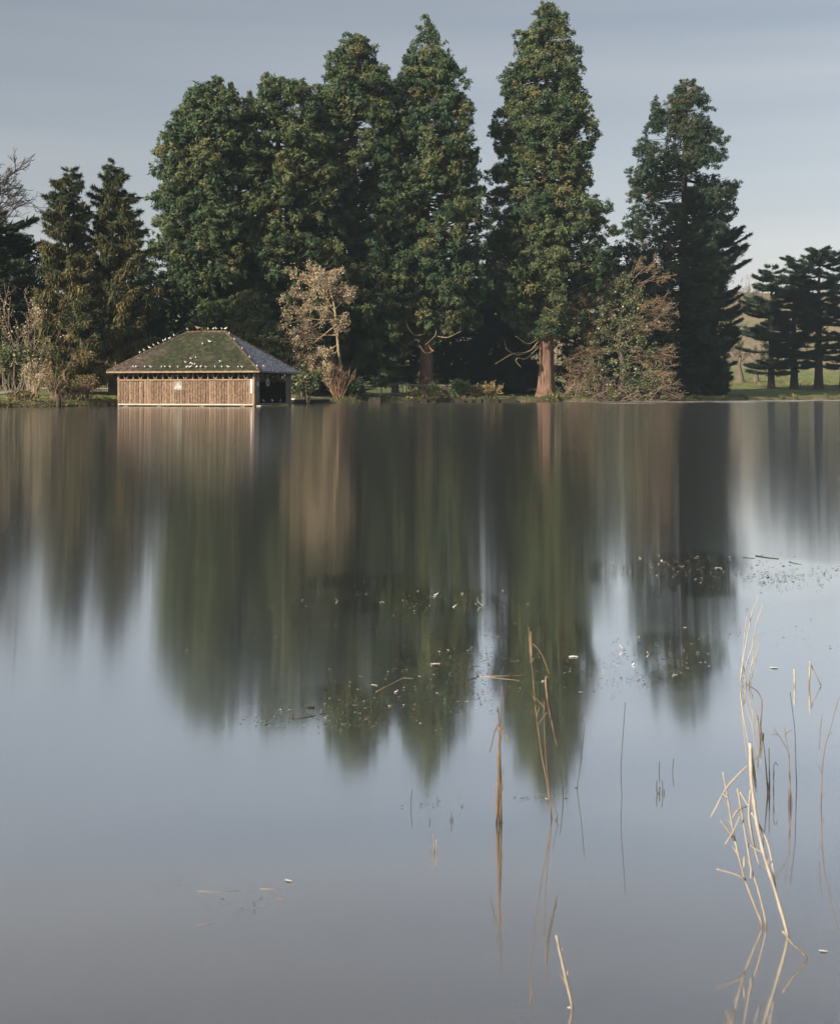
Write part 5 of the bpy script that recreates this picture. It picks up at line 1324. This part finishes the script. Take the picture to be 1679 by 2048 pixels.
# ------------------------------------------------------------------ reeds
def reed_clump(label, base, stems, mat='reed', group='dead reeds standing in the water', seed=0, leaves=(), thick=1.0, name='reed_clump'):
    """base: photo pixel where the clump meets the water; stems: lists of photo pixels with thickness in photo pixels (root, tip)"""
    rng = np.random.default_rng(seed)
    b, s = pxw(*base); d = b[1]
    root = thing(name, label, 'reed', b, group=group)
    def path(pts, off, lean):
        P = np.array([[(x - base[0]) * s, off + lean * i / max(1, len(pts) - 1), (base[1] - y) * s] for i, (x, y) in enumerate(pts)])
        return P
    def smooth(P, m=5):
        t = np.linspace(0, len(P) - 1, (len(P) - 1) * m + 1)
        Q = np.stack([np.interp(t, np.arange(len(P)), P[:, j]) for j in range(3)], -1)
        for _ in range(2):
            Q[1:-1] = (Q[:-2] + 2 * Q[1:-1] + Q[2:]) / 4
        return Q
    for pts, (t0, t1) in stems:
        hgt = max(p[1] for p in pts) - min(p[1] for p in pts)
        P = path(pts, rng.normal() * 4 * s, rng.normal() * 0.07 * hgt * s)
        if P[0, 2] < 0.012:
            P = np.vstack([[P[0] + np.array([0, 0, -0.12 - P[0, 2]])], P])
        Q = smooth(P)
        r = np.linspace(t0, t1, len(Q)) * s * 0.5 * thick * (0.95 if mat == 'reed_dark' else 0.80) * (1 + 0.10 * rng.normal(size=len(Q)))
        r = np.maximum(r, 0.62 * s)
        node = np.zeros(len(Q)); node[::4] = 0.14
        tv = np.repeat(np.clip(0.25 + 0.6 * rng.random() - 0.9 * np.exp(-np.maximum(Q[:, 2], 0) / (10 * s)), -1.2, 1), 7)
        g = Geo(); g.tube(Q, r * (1 + node), k=7, tint=np.concatenate([tv, tv[:1], tv[-1:]]))
        g.build('stem', M[mat], root, smooth=True)
        if hgt > 100 and mat != 'reed_dark':
            for _ in range(3):
                j = rng.integers(len(Q) // 5, len(Q) - 2); T_ = nrm((Q[j + 1] - Q[j])[None])[0]
                sd_ = 1 if rng.random() < 0.5 else -1; ll = (12 + 22 * rng.random()) * s
                sh = Q[j] + np.outer(np.linspace(0, 1, 5), T_ * ll) + np.outer(np.linspace(0, 1, 5) ** 1.6, np.array([sd_ * 0.35, 0.2 * rng.normal(), -0.1])) * ll
                ww = np.array([1.0, 0.9, 0.7, 0.4, 0.08]) * r[j] * 0.9
                sg_ = Geo(); sg_.add(np.concatenate([sh + np.array([1, 0, 0]) * ww[:, None], sh - np.array([1, 0, 0]) * ww[:, None]]), [[i, i + 1, 6 + i, 5 + i] for i in range(4)], 0, float(rng.random()))
                sg_.build('leaf_sheath', M[mat], root)
    for pts, wpx in leaves:
        Q = smooth(path(pts, rng.normal() * 4 * s, rng.normal() * 6 * s))
        n = len(Q); t = np.linspace(0, 1, n)
        wv = wpx * s * 0.42 * np.clip(np.sin(np.pi * (0.12 + 0.86 * t)) ** 0.6, 0.12, 1)
        T = nrm(np.gradient(Q, axis=0)); S = nrm(np.cross(T, np.array([0, 1.0, 0])) * 0.85 + np.array([0, 0.5, 0]))
        Bn = np.cross(T, S) * 0.0006
        Vv = np.concatenate([Q + S * wv[:, None], Q + Bn * 2, Q - S * wv[:, None]])
        f = [[i, i + 1, n + i + 1, n + i] for i in range(n - 1)] + [[n + i, n + i + 1, 2 * n + i + 1, 2 * n + i] for i in range(n - 1)]
        g = Geo(); g.add(Vv, f, 0, float(rng.random())); o = g.build('leaf_blade', M[mat], root, smooth=True)
        so = o.modifiers.new('thick', 'SOLIDIFY'); so.thickness = 0.0008
def zf(ox, oy, sc):
    return lambda *p: [(ox + x / sc, oy + y / sc) for x, y in p]
z4 = zf(1350, 1460, 3.483)
reed_clump('two broken pale reed stems with side leaves beside the tallest reed', (1528, 1854),
    [(z4((612, 1368), (545, 1205), (487, 1050), (440, 860), (400, 660), (370, 450), (345, 312)), (6.5, 4.5)),
     (z4((637, 1368), (570, 1090), (525, 960), (500, 780), (465, 560), (442, 420)), (5, 5)),
     (z4((360, 465), (345, 455), (328, 446)), (5, 3))], seed=1,
    leaves=[(z4((505, 240), (430, 315), (370, 380), (330, 440), (285, 530), (240, 610)), 5), (z4((480, 1045), (460, 1022), (380, 990), (280, 960)), 3.5), (z4((415, 775), (365, 700), (310, 625)), 5), (z4((400, 615), (430, 575), (470, 555), (510, 553)), 4), (z4((442, 590), (420, 650), (375, 740), (340, 795)), 3.5), (z4((445, 430), (480, 485), (520, 560)), 4), (z4((475, 960), (478, 880)), 3.5), (z4((520, 960), (515, 1030)), 4)])
reed_clump('tallest pale reed with broad broken top and drooping leaves', (1577, 1876),
    [(z4((790, 1450), (690, 1110), (605, 850), (560, 650), (530, 440), (515, 330), (506, 75)), (8, 8.5))], seed=2,
    leaves=[(z4((530, 580), (580, 660), (640, 770), (670, 900), (700, 1105)), 5), (z4((528, 425), (515, 600), (545, 790), (595, 970)), 7), (z4((605, 850), (560, 830), (520, 800)), 3.5), (z4((530, 190), (545, 300), (560, 430)), 8), (z4((520, 330), (528, 170), (505, 75)), 9)])
reed_clump('short bent reed stub leaning into the water', (1618, 1922), [(z4((932, 1607), (870, 1540), (815, 1495), (742, 1397)), (6, 4))], seed=3)
reed_clump('single straight broken reed stem rising alone from open water', (1145, 2017), [([(1145, 2017), (1128, 1945), (1111, 1868)], (8, 6.5))], seed=4, leaves=[([(1148, 2018), (1141, 2016), (1134, 2017)], 4)])
z2 = zf(950, 1230, 4.55)
reed_clump('tight upright bundle of brown reed stems', (995, 1649),
    [(z2((232, 1900), (215, 1480), (222, 1030), (232, 610)), (4.5, 2)), (z2((195, 1900), (208, 1300), (216, 1000)), (3.5, 3)), (z2((240, 1900), (236, 1680), (240, 1500)), (3, 2)), (z2((185, 1900), (205, 1750), (212, 1600)), (2.6, 2)), (z2((228, 1900), (218, 1720), (226, 1560)), (3, 2)), (z2((205, 1900), (225, 1700), (255, 1400)), (1.6, 0.9)), (z2((215, 1900), (205, 1380), (228, 1030)), (4, 3)), (z2((190, 1900), (188, 1640), (180, 1540)), (1.8, 1)), (z2((242, 1900), (232, 1250), (220, 1020)), (3, 3))], seed=5, mat='reed_brown',
    leaves=[(z2((210, 1000), (175, 1060), (150, 1180), (130, 1250)), 1.6), (z2((222, 1020), (205, 820), (195, 880)), 1.4), (z2((225, 1010), (265, 1060), (300, 1140)), 1.2)])
reed_clump('leaning group of orange-brown reeds with a tall hanging leaf', (1105, 1640),
    [(z2((700, 1860), (650, 1500), (610, 1300), (560, 900), (535, 570), (512, 350), (505, 150)), (3.4, 1.6)), (z2((695, 1860), (655, 1500), (625, 1180), (612, 760)), (2.6, 1.6)), (z2((575, 1000), (610, 945), (655, 890)), (1.4, 1.4)), (z2((740, 1860), (738, 1800), (715, 1720), (690, 1610)), (1.6, 1)), (z2((730, 1865), (742, 1835), (755, 1810)), (2.4, 1.5))], seed=6, mat='reed_brown',
    leaves=[(z2((645, 545), (648, 720), (665, 830), (690, 950), (720, 1090), (740, 1190)), 6.5), (z2((520, 260), (560, 295), (600, 350), (640, 450), (670, 540)), 1.8), (z2((512, 380), (505, 270), (506, 150)), 4.5), (z2((640, 560), (638, 640), (652, 760)), 5), (z2((545, 755), (590, 800), (640, 860)), 1.2)])
reed_clump('short thin reed just behind the orange-brown group', (1125, 1600), [(z2((797, 1682), (795, 1580), (772, 1380)), (1.8, 1.4))], seed=7, mat='reed_dark')
reed_clump('faint hair-thin reed with a broken tip', (1152, 1576), [(z2((918, 1575), (955, 1300), (980, 980)), (1.1, 0.7))], seed=8, mat='reed_dark', leaves=[(z2((905, 1574), (930, 1576)), 1.5)])
reed_clump('broken reed end poking up among floating flecks', (1163, 1436), [(z2((975, 935), (960, 920), (992, 888)), (2.4, 2.0))], seed=9, mat='reed_brown')
reed_clump('tall hair-thin reed standing alone in open water', (1242, 1590), [(z2((1330, 1642), (1315, 1380), (1340, 1000), (1352, 780)), (1.3, 0.6))], seed=10, mat='reed_dark')
reed_clump('tuft of short dark green reed shoots', (1320, 1588), [([(1314, 1590), (1312, 1574), (1313, 1562)], (2.6, 1.4)), ([(1319, 1590), (1318, 1572)], (2.6, 1.4)), ([(1324, 1590), (1325, 1576), (1323, 1560)], (2.4, 1.2)), ([(1328, 1590), (1328, 1580)], (2.2, 1.4)), ([(1316, 1590), (1320, 1576)], (2.2, 1.2))], mat='reed_dark', seed=11)
reed_clump('pair of tiny dark reed tips behind the dark green tuft', (1331, 1545), [([(1317, 1546), (1318, 1524)], (1.3, 0.8)), ([(1343, 1545), (1346, 1517)], (1.3, 0.8))], mat='reed_dark', seed=12)
reed_clump('thin short reed at the left of the small reed stubs', (821, 1616), [([(821, 1616), (822, 1598), (824, 1578)], (1.4, 0.7))], mat='reed_dark', seed=13)
reed_clump('tiny dark reed stub behind the pale cut stubs', (860, 1646), [([(860, 1647), (858, 1636)], (2, 1.2))], mat='reed_dark', seed=14)
reed_clump('tiny reed stub with a pale tip', (875, 1603), [([(875, 1604), (874, 1594)], (2, 1.2)), ([(878, 1604), (879, 1600)], (2, 1.2))], mat='reed_dark', seed=15)
reed_clump('tiny reed tuft between the pale stubs and the tight bundle', (903, 1643), [([(903, 1644), (902, 1624)], (1.8, 1.0)), ([(905, 1644), (905, 1636)], (2, 1.2)), ([(900, 1644), (901, 1637)], (2, 1.2))], mat='reed_dark', seed=16)
reed_clump('three pale cut reed stubs close together', (869, 1706), [([(869, 1707), (868, 1690), (866, 1669)], (3, 2)), ([(872, 1707), (872, 1680)], (2.6, 2)), ([(866, 1706), (868, 1688)], (2.4, 1.6)), ([(862, 1704), (861, 1698)], (2, 1.4))], seed=17)
z3 = zf(1400, 1180, 4.097)
reed_clump('arching pale reeds bending together over the water', (1490, 1372),
    [(z3((345, 790), (320, 735), (340, 560), (375, 350), (410, 150), (462, 40)), (4.2, 1.6)), (z3((340, 790), (325, 700), (350, 400), (370, 210)), (2.6, 1.4)), (z3((380, 795), (357, 680), (380, 590), (420, 480), (445, 300), (515, 110)), (3.4, 1.4)), (z3((388, 792), (395, 650), (440, 540), (475, 430), (445, 360)), (1.8, 1.0)), (z3((395, 792), (410, 660), (430, 520), (425, 410)), (1.8, 1.0)), (z3((405, 792), (440, 640), (475, 520), (465, 380)), (1.2, 0.8))], seed=18)
reed_clump('pale reed curving down from the arching reeds into the water', (1519, 1450), [(z3((488, 1110), (500, 1000), (505, 900), (470, 830), (372, 768)), (3.2, 2.4))], seed=19, mat='reed_brown')
reed_clump('short double reed stub below the curving reed', (1519, 1484), [(z3((488, 1246), (480, 1140), (468, 1030)), (2.6, 3.0)), (z3((490, 1246), (490, 1180), (488, 1115)), (2.2, 1.8))], seed=20, mat='reed_brown')
reed_clump('short thick reed post', (1588, 1374), [(z3((772, 796), (772, 720), (773, 650)), (4.6, 4.2))], seed=21)
reed_clump('broken reed folded over into a sharp triangle', (1615, 1372), [(z3((880, 790), (882, 680), (885, 575)), (4.4, 4.2)), (z3((885, 580), (935, 680), (985, 782)), (2.8, 2.4))], seed=22)
reed_clump('dark ragged reed group with a hooked thin stalk', (1540, 1584), [(z3((555, 1656), (540, 1450), (510, 1170)), (3.0, 1.2)), (z3((575, 1656), (572, 1500), (568, 1300)), (3.2, 1.6)), (z3((597, 1656), (600, 1560), (606, 1475)), (1.6, 1.0)), (z3((548, 1656), (535, 1500), (525, 1360)), (2, 1.0)), (z3((588, 1656), (582, 1450), (600, 1395), (625, 1430)), (1.2, 0.8)), (z3((562, 1656), (545, 1560), (538, 1480)), (2.6, 1.4))], mat='reed_dark', seed=23, leaves=[(z3((512, 1240), (514, 1170), (505, 1190)), 3)])
reed_clump('pale reed pair ending in a forked thin twig', (1580, 1611), [(z3((742, 1768), (738, 1500), (728, 1330), (690, 1260), (600, 1130)), (3.0, 1.0)), (z3((722, 1758), (718, 1620)), (3.0, 2.2)), (z3((748, 1768), (735, 1600), (718, 1490)), (2.8, 1.6)), (z3((712, 1290), (690, 1200), (680, 1120)), (1.2, 0.6)), (z3((690, 1195), (715, 1165), (742, 1148)), (1.0, 0.7)), (z3((640, 1185), (600, 1178), (570, 1182)), (1.0, 0.6))], seed=24, mat='reed_brown')
reed_clump('tall dark thin reed beside the forked pale pair', (1592, 1575), [(z3((788, 1622), (780, 1400), (775, 1150), (735, 840)), (2.4, 0.8))], mat='reed_dark', seed=25)
reed_clump('tall slender pink-brown reed at the outer edge of the reeds', (1638, 1611), [(z3((975, 1768), (970, 1430), (975, 1250), (1000, 1100), (1055, 820)), (2.8, 0.9)), (z3((972, 1300), (978, 1150), (990, 1015)), (1.2, 0.7))], seed=26, mat='reed_brown')

# ------------------------------------------------------------------ feathers and other floating things
def feather_mesh(seed, upright):
    r = np.random.default_rng(seed); g = Geo(); n = 9
    t = np.linspace(0, 1, n)
    bend = 1.3 if upright else 0.35
    x = (np.sin(t * bend) / bend) * 1.0 if upright else t - 0.5
    z = (1 - np.cos(t * bend)) / bend if upright else 0.002 + 0.018 * np.sin(t * math.pi)
    w = (0.20 if upright else 0.30) * np.sin(np.pi * (0.02 + 0.96 * t)) ** 0.8 + 0.012
    Q = np.stack([x, np.zeros(n), z + 0.01], -1)
    up = np.array([0, 0.8, 0.5]) if upright else np.array([0, 1.0, 0.1])
    A = Q + up * w[:, None]; B = Q - up * np.array([1, 1, 0.15]) * w[:, None] * 0.7
    B[:, 2] = np.maximum(B[:, 2], 0.0)
    g.add(np.vstack([A, Q + np.array([0, 0, 0.03 if upright else 0.06]), B]), [[i, i + 1, n + i + 1, n + i] for i in range(n - 1)] + [[n + i, n + i + 1, 2 * n + i + 1, 2 * n + i] for i in range(n - 1)])
    g.tube(Q + np.array([0, 0, 0.03]), np.linspace(0.022, 0.008, n), k=5)
    return g.mesh('feather', M['feather'], True)
fmu = [feather_mesh(i, True) for i in range(3)]; fmf = [feather_mesh(10 + i, False) for i in range(3)]
rf = np.random.default_rng(8)
FE = [  # x, y, length px, upright, label
    (868, 1190, 22, 1, 'upright curled white feather farthest out among the three standing feathers'), (905, 1214, 16, 1, 'small white feather with two raised points'), (966, 1212, 26, 1, 'white feather with one raised tip and a long flat shaft'),
    (1436, 1137, 17, 0, 'plump white oval feather floating by the dark reflection'), (1250, 1299, 22, 1, 'white curled feather left of the small upright one'), (1299, 1308, 13, 1, 'small upright white feather in the two-pointed reflection'), (1349, 1351, 14, 0, 'cream crumpled feather under the two-pointed reflection'),
    (1068, 1319, 15, 1, 'white feather behind the leaning orange-brown reeds'), (1146, 1314, 22, 0, 'long ragged white feather near the tall reflection'), (788, 1385, 14, 1, 'small white feather with raised ends near floating twigs'), (870, 1329, 24, 0, 'long flat white feather among dark flecks'), (748, 1371, 17, 0, 'flat white oval feather beside the floating twig'),
    (1547, 1336, 22, 0, 'faint white feather near the reed triangle'), (1161, 1385, 10, 0, 'tiny white feather among flecks beside the tall reflection'), (577, 1762, 20, 0, 'lone white feather on open water with a dark end'), (1645, 1903, 20, 0, 'soft white feather beside the bent reed stub'), (677, 1202, 12, 1, 'small ragged white feather on the olive reflection'), (764, 1205, 12, 0, 'flat little white feather on the olive reflection'), (1086, 1363, 12, 0, 'white feather resting against the hanging reed leaf'), (1604, 1335, 9, 1, 'cream feather touching the folded reed'), (1262, 1331, 10, 1, 'tiny white feather with a dark floating shaft')]
for i, (x, y, ln, upr, lab) in enumerate(FE):
    p, s = pxw(x, y)
    o = link('feather', (fmu if upr else fmf)[i % 3], None, p + np.array([0, 0, 0.001]), rf.normal() * 0.3 + (math.pi if rf.random() < 0.5 else 0))
    k = ln * s * 0.8; o.scale = (k, k, k * (1.0 if upr else 1.2))
    tag(o, lab, 'feather', 'white feathers on the water')

def floating_stick(name, label, pts, wpx, mat, cat='twig'):
    p0, s0 = pxw(*pts[0]); P = np.array([pxw(*q)[0] for q in pts]); c = P.mean(0)
    s = pxw(*pts[len(pts) // 2])[1]
    g = Geo(); g.tube(P - c + np.array([0, 0, wpx * s * 0.2]), np.linspace(wpx, wpx * 0.5, len(P)) * s * 0.5, k=5)
    tag(g.build(name, M[mat], loc=c, smooth=True), label, cat, 'sticks and leaves floating on the water')
floating_stick('floating_reed_leaf', 'long dark green leaf strip floating beyond the arching reeds', [(1510, 1112), (1535, 1116), (1556, 1118)], 2.6, 'yew', 'leaf')
floating_stick('floating_reed_leaf', 'short dark leaf strip floating behind the long green strip', [(1485, 1115), (1498, 1116.5), (1508, 1117)], 1.6, 'yew', 'leaf')
floating_stick('floating_reed_leaf', 'yellow-green leaf strip floating at the end of the long green strip', [(1577, 1124), (1588, 1127), (1601, 1129)], 2.0, 'ivy', 'leaf')
floating_stick('floating_twig', 'forked twig lying on the water, long arm', [(955, 1353), (1000, 1352), (1060, 1350)], 1.3, 'pale_twig')
floating_stick('floating_twig', 'bent dark twig at the fork of the long floating twig', [(957, 1353), (936, 1361), (926, 1355)], 2.0, 'dark_wood')
floating_stick('floating_twig', 'thin pale twig running beside the long forked twig', [(957, 1352), (1000, 1357), (1038, 1361)], 1.1, 'pale_twig')
floating_stick('floating_twig', 'pale double twig slanting over the dark domed reflection', [(752, 1384), (775, 1372), (806, 1356), (826, 1357)], 1.6, 'pale_twig')
floating_stick('floating_twig', 'dark curved twig floating off the domed reflection', [(585, 1439), (610, 1435), (632, 1431)], 1.5, 'dark_wood')
floating_stick('floating_twig', 'dark lump of bark floating near the curved twig', [(614, 1416), (621, 1416), (629, 1416)], 5.0, 'dark_wood', 'bark')
floating_stick('floating_twig', 'pale twig with a bend on the open grey water', [(395, 1782), (430, 1785), (480, 1781)], 1.0, 'pale_twig')
floating_stick('floating_twig', 'short reddish twig near the lone white feather', [(543, 1788), (551, 1795), (572, 1802)], 1.6, 'red_twig')
floating_stick('floating_twig', 'pale straight twig nearest the lone white feather', [(520, 1778), (540, 1778), (562, 1779)], 1.4, 'pale_twig')
floating_stick('floating_twig', 'pale straw floating alone below the bent twig', [(395, 1849), (410, 1849.5), (425, 1849)], 1.3, 'straw', 'straw')

def flecks():
    rng = np.random.default_rng(4)
    X = []; Y = []
    for cx, cy, rx, ry, n in [(1000, 1335, 190, 75, 620), (720, 1425, 95, 45, 420), (560, 1428, 120, 35, 150), (1340, 1135, 120, 28, 300), (1560, 1158, 120, 26, 260), (1345, 1315, 85, 45, 330), (880, 1205, 190, 34, 300), (470, 1795, 130, 40, 26), (1075, 1598, 60, 10, 22), (880, 1610, 70, 40, 26), (1250, 1345, 120, 50, 80), (860, 1370, 160, 70, 380), (1450, 1300, 200, 60, 80), (650, 1240, 170, 40, 60), (1600, 820, 0, 0, 0)]:
        n = int(n * 2.2)
        a = rng.random(n) * 6.283; r = np.sqrt(rng.random(n)) * (0.8 + 0.4 * rng.random(n))
        # clustered along short drifts
        cl = rng.normal(size=(max(1, n // 9), 2))
        k = rng.integers(0, len(cl), n)
        ex = cx + rx * (0.5 * r * np.cos(a) + 0.45 * cl[k, 0] + 0.06 * rng.normal(size=n)); ey = cy + ry * (0.35 * r * np.sin(a) + 0.5 * cl[k, 1] + 0.03 * rng.normal(size=n))
        X.append(ex); Y.append(ey)
    X = np.concatenate(X); Y = np.maximum(np.concatenate(Y), 1090); n = len(X)
    d = CAMH * FPX / (Y - HZ); s = d / FPX
    P = np.stack([(X - W0 / 2) * s, d, 0.0015 + 0.004 * rng.random(n)], -1)
    Lp = (0.8 + 3.6 * rng.random(n) ** 2.6) * s
    m = 6; a = np.arange(m) / m * 6.283
    th = rng.normal(size=n) * 0.5
    rr = 0.6 + 0.5 * rng.random((n, m))
    lx = Lp[:, None] * rr * np.cos(a); ly = Lp[:, None] * rr * np.sin(a) * (0.25 + 0.45 * rng.random(n))[:, None]
    lz = np.clip(rng.normal(size=(n, m)) * 0.16, -0.1, 0.5) * Lp[:, None]
    V = np.stack([P[:, 0:1] + lx * np.cos(th)[:, None] - ly * np.sin(th)[:, None], P[:, 1:2] + lx * np.sin(th)[:, None] + ly * np.cos(th)[:, None], P[:, 2:3] + np.maximum(lz, -0.001)], -1)
    g = Geo(); f = np.arange(n * m).reshape(n, m)
    ti = np.clip(rng.random(n) ** 2.0, 0, 1)
    g.add(V.reshape(-1, 3), f, 0, np.repeat(ti, m))
    tag(g.build('floating_flecks', M['debris']), 'scattered specks of weed and leaf floating on the still water', 'floating debris', kind='stuff')
flecks()

# ------------------------------------------------------------------ thin haze volume added to lift the dark tones
hz = Geo(); hz.box((0, 0, 36.2), (1500, 1500, 38.8))
hm = bpy.data.materials.new('added_haze'); hm.use_nodes = True
hn = hm.node_tree; hn.nodes.remove(hn.nodes['Principled BSDF'])
pv = hn.nodes.new('ShaderNodeVolumePrincipled')
pv.inputs['Color'].default_value = (0.62, 0.80, 0.95, 1)
pv.inputs['Density'].default_value = 0.0002
pv.inputs['Anisotropy'].default_value = 0.0
hn.links.new(pv.outputs[0], hn.nodes['Material Output'].inputs['Volume'])
tag(hz.build('haze', hm), 'thin haze volume added over the scene to lift the dark tones', 'haze', kind='stuff')
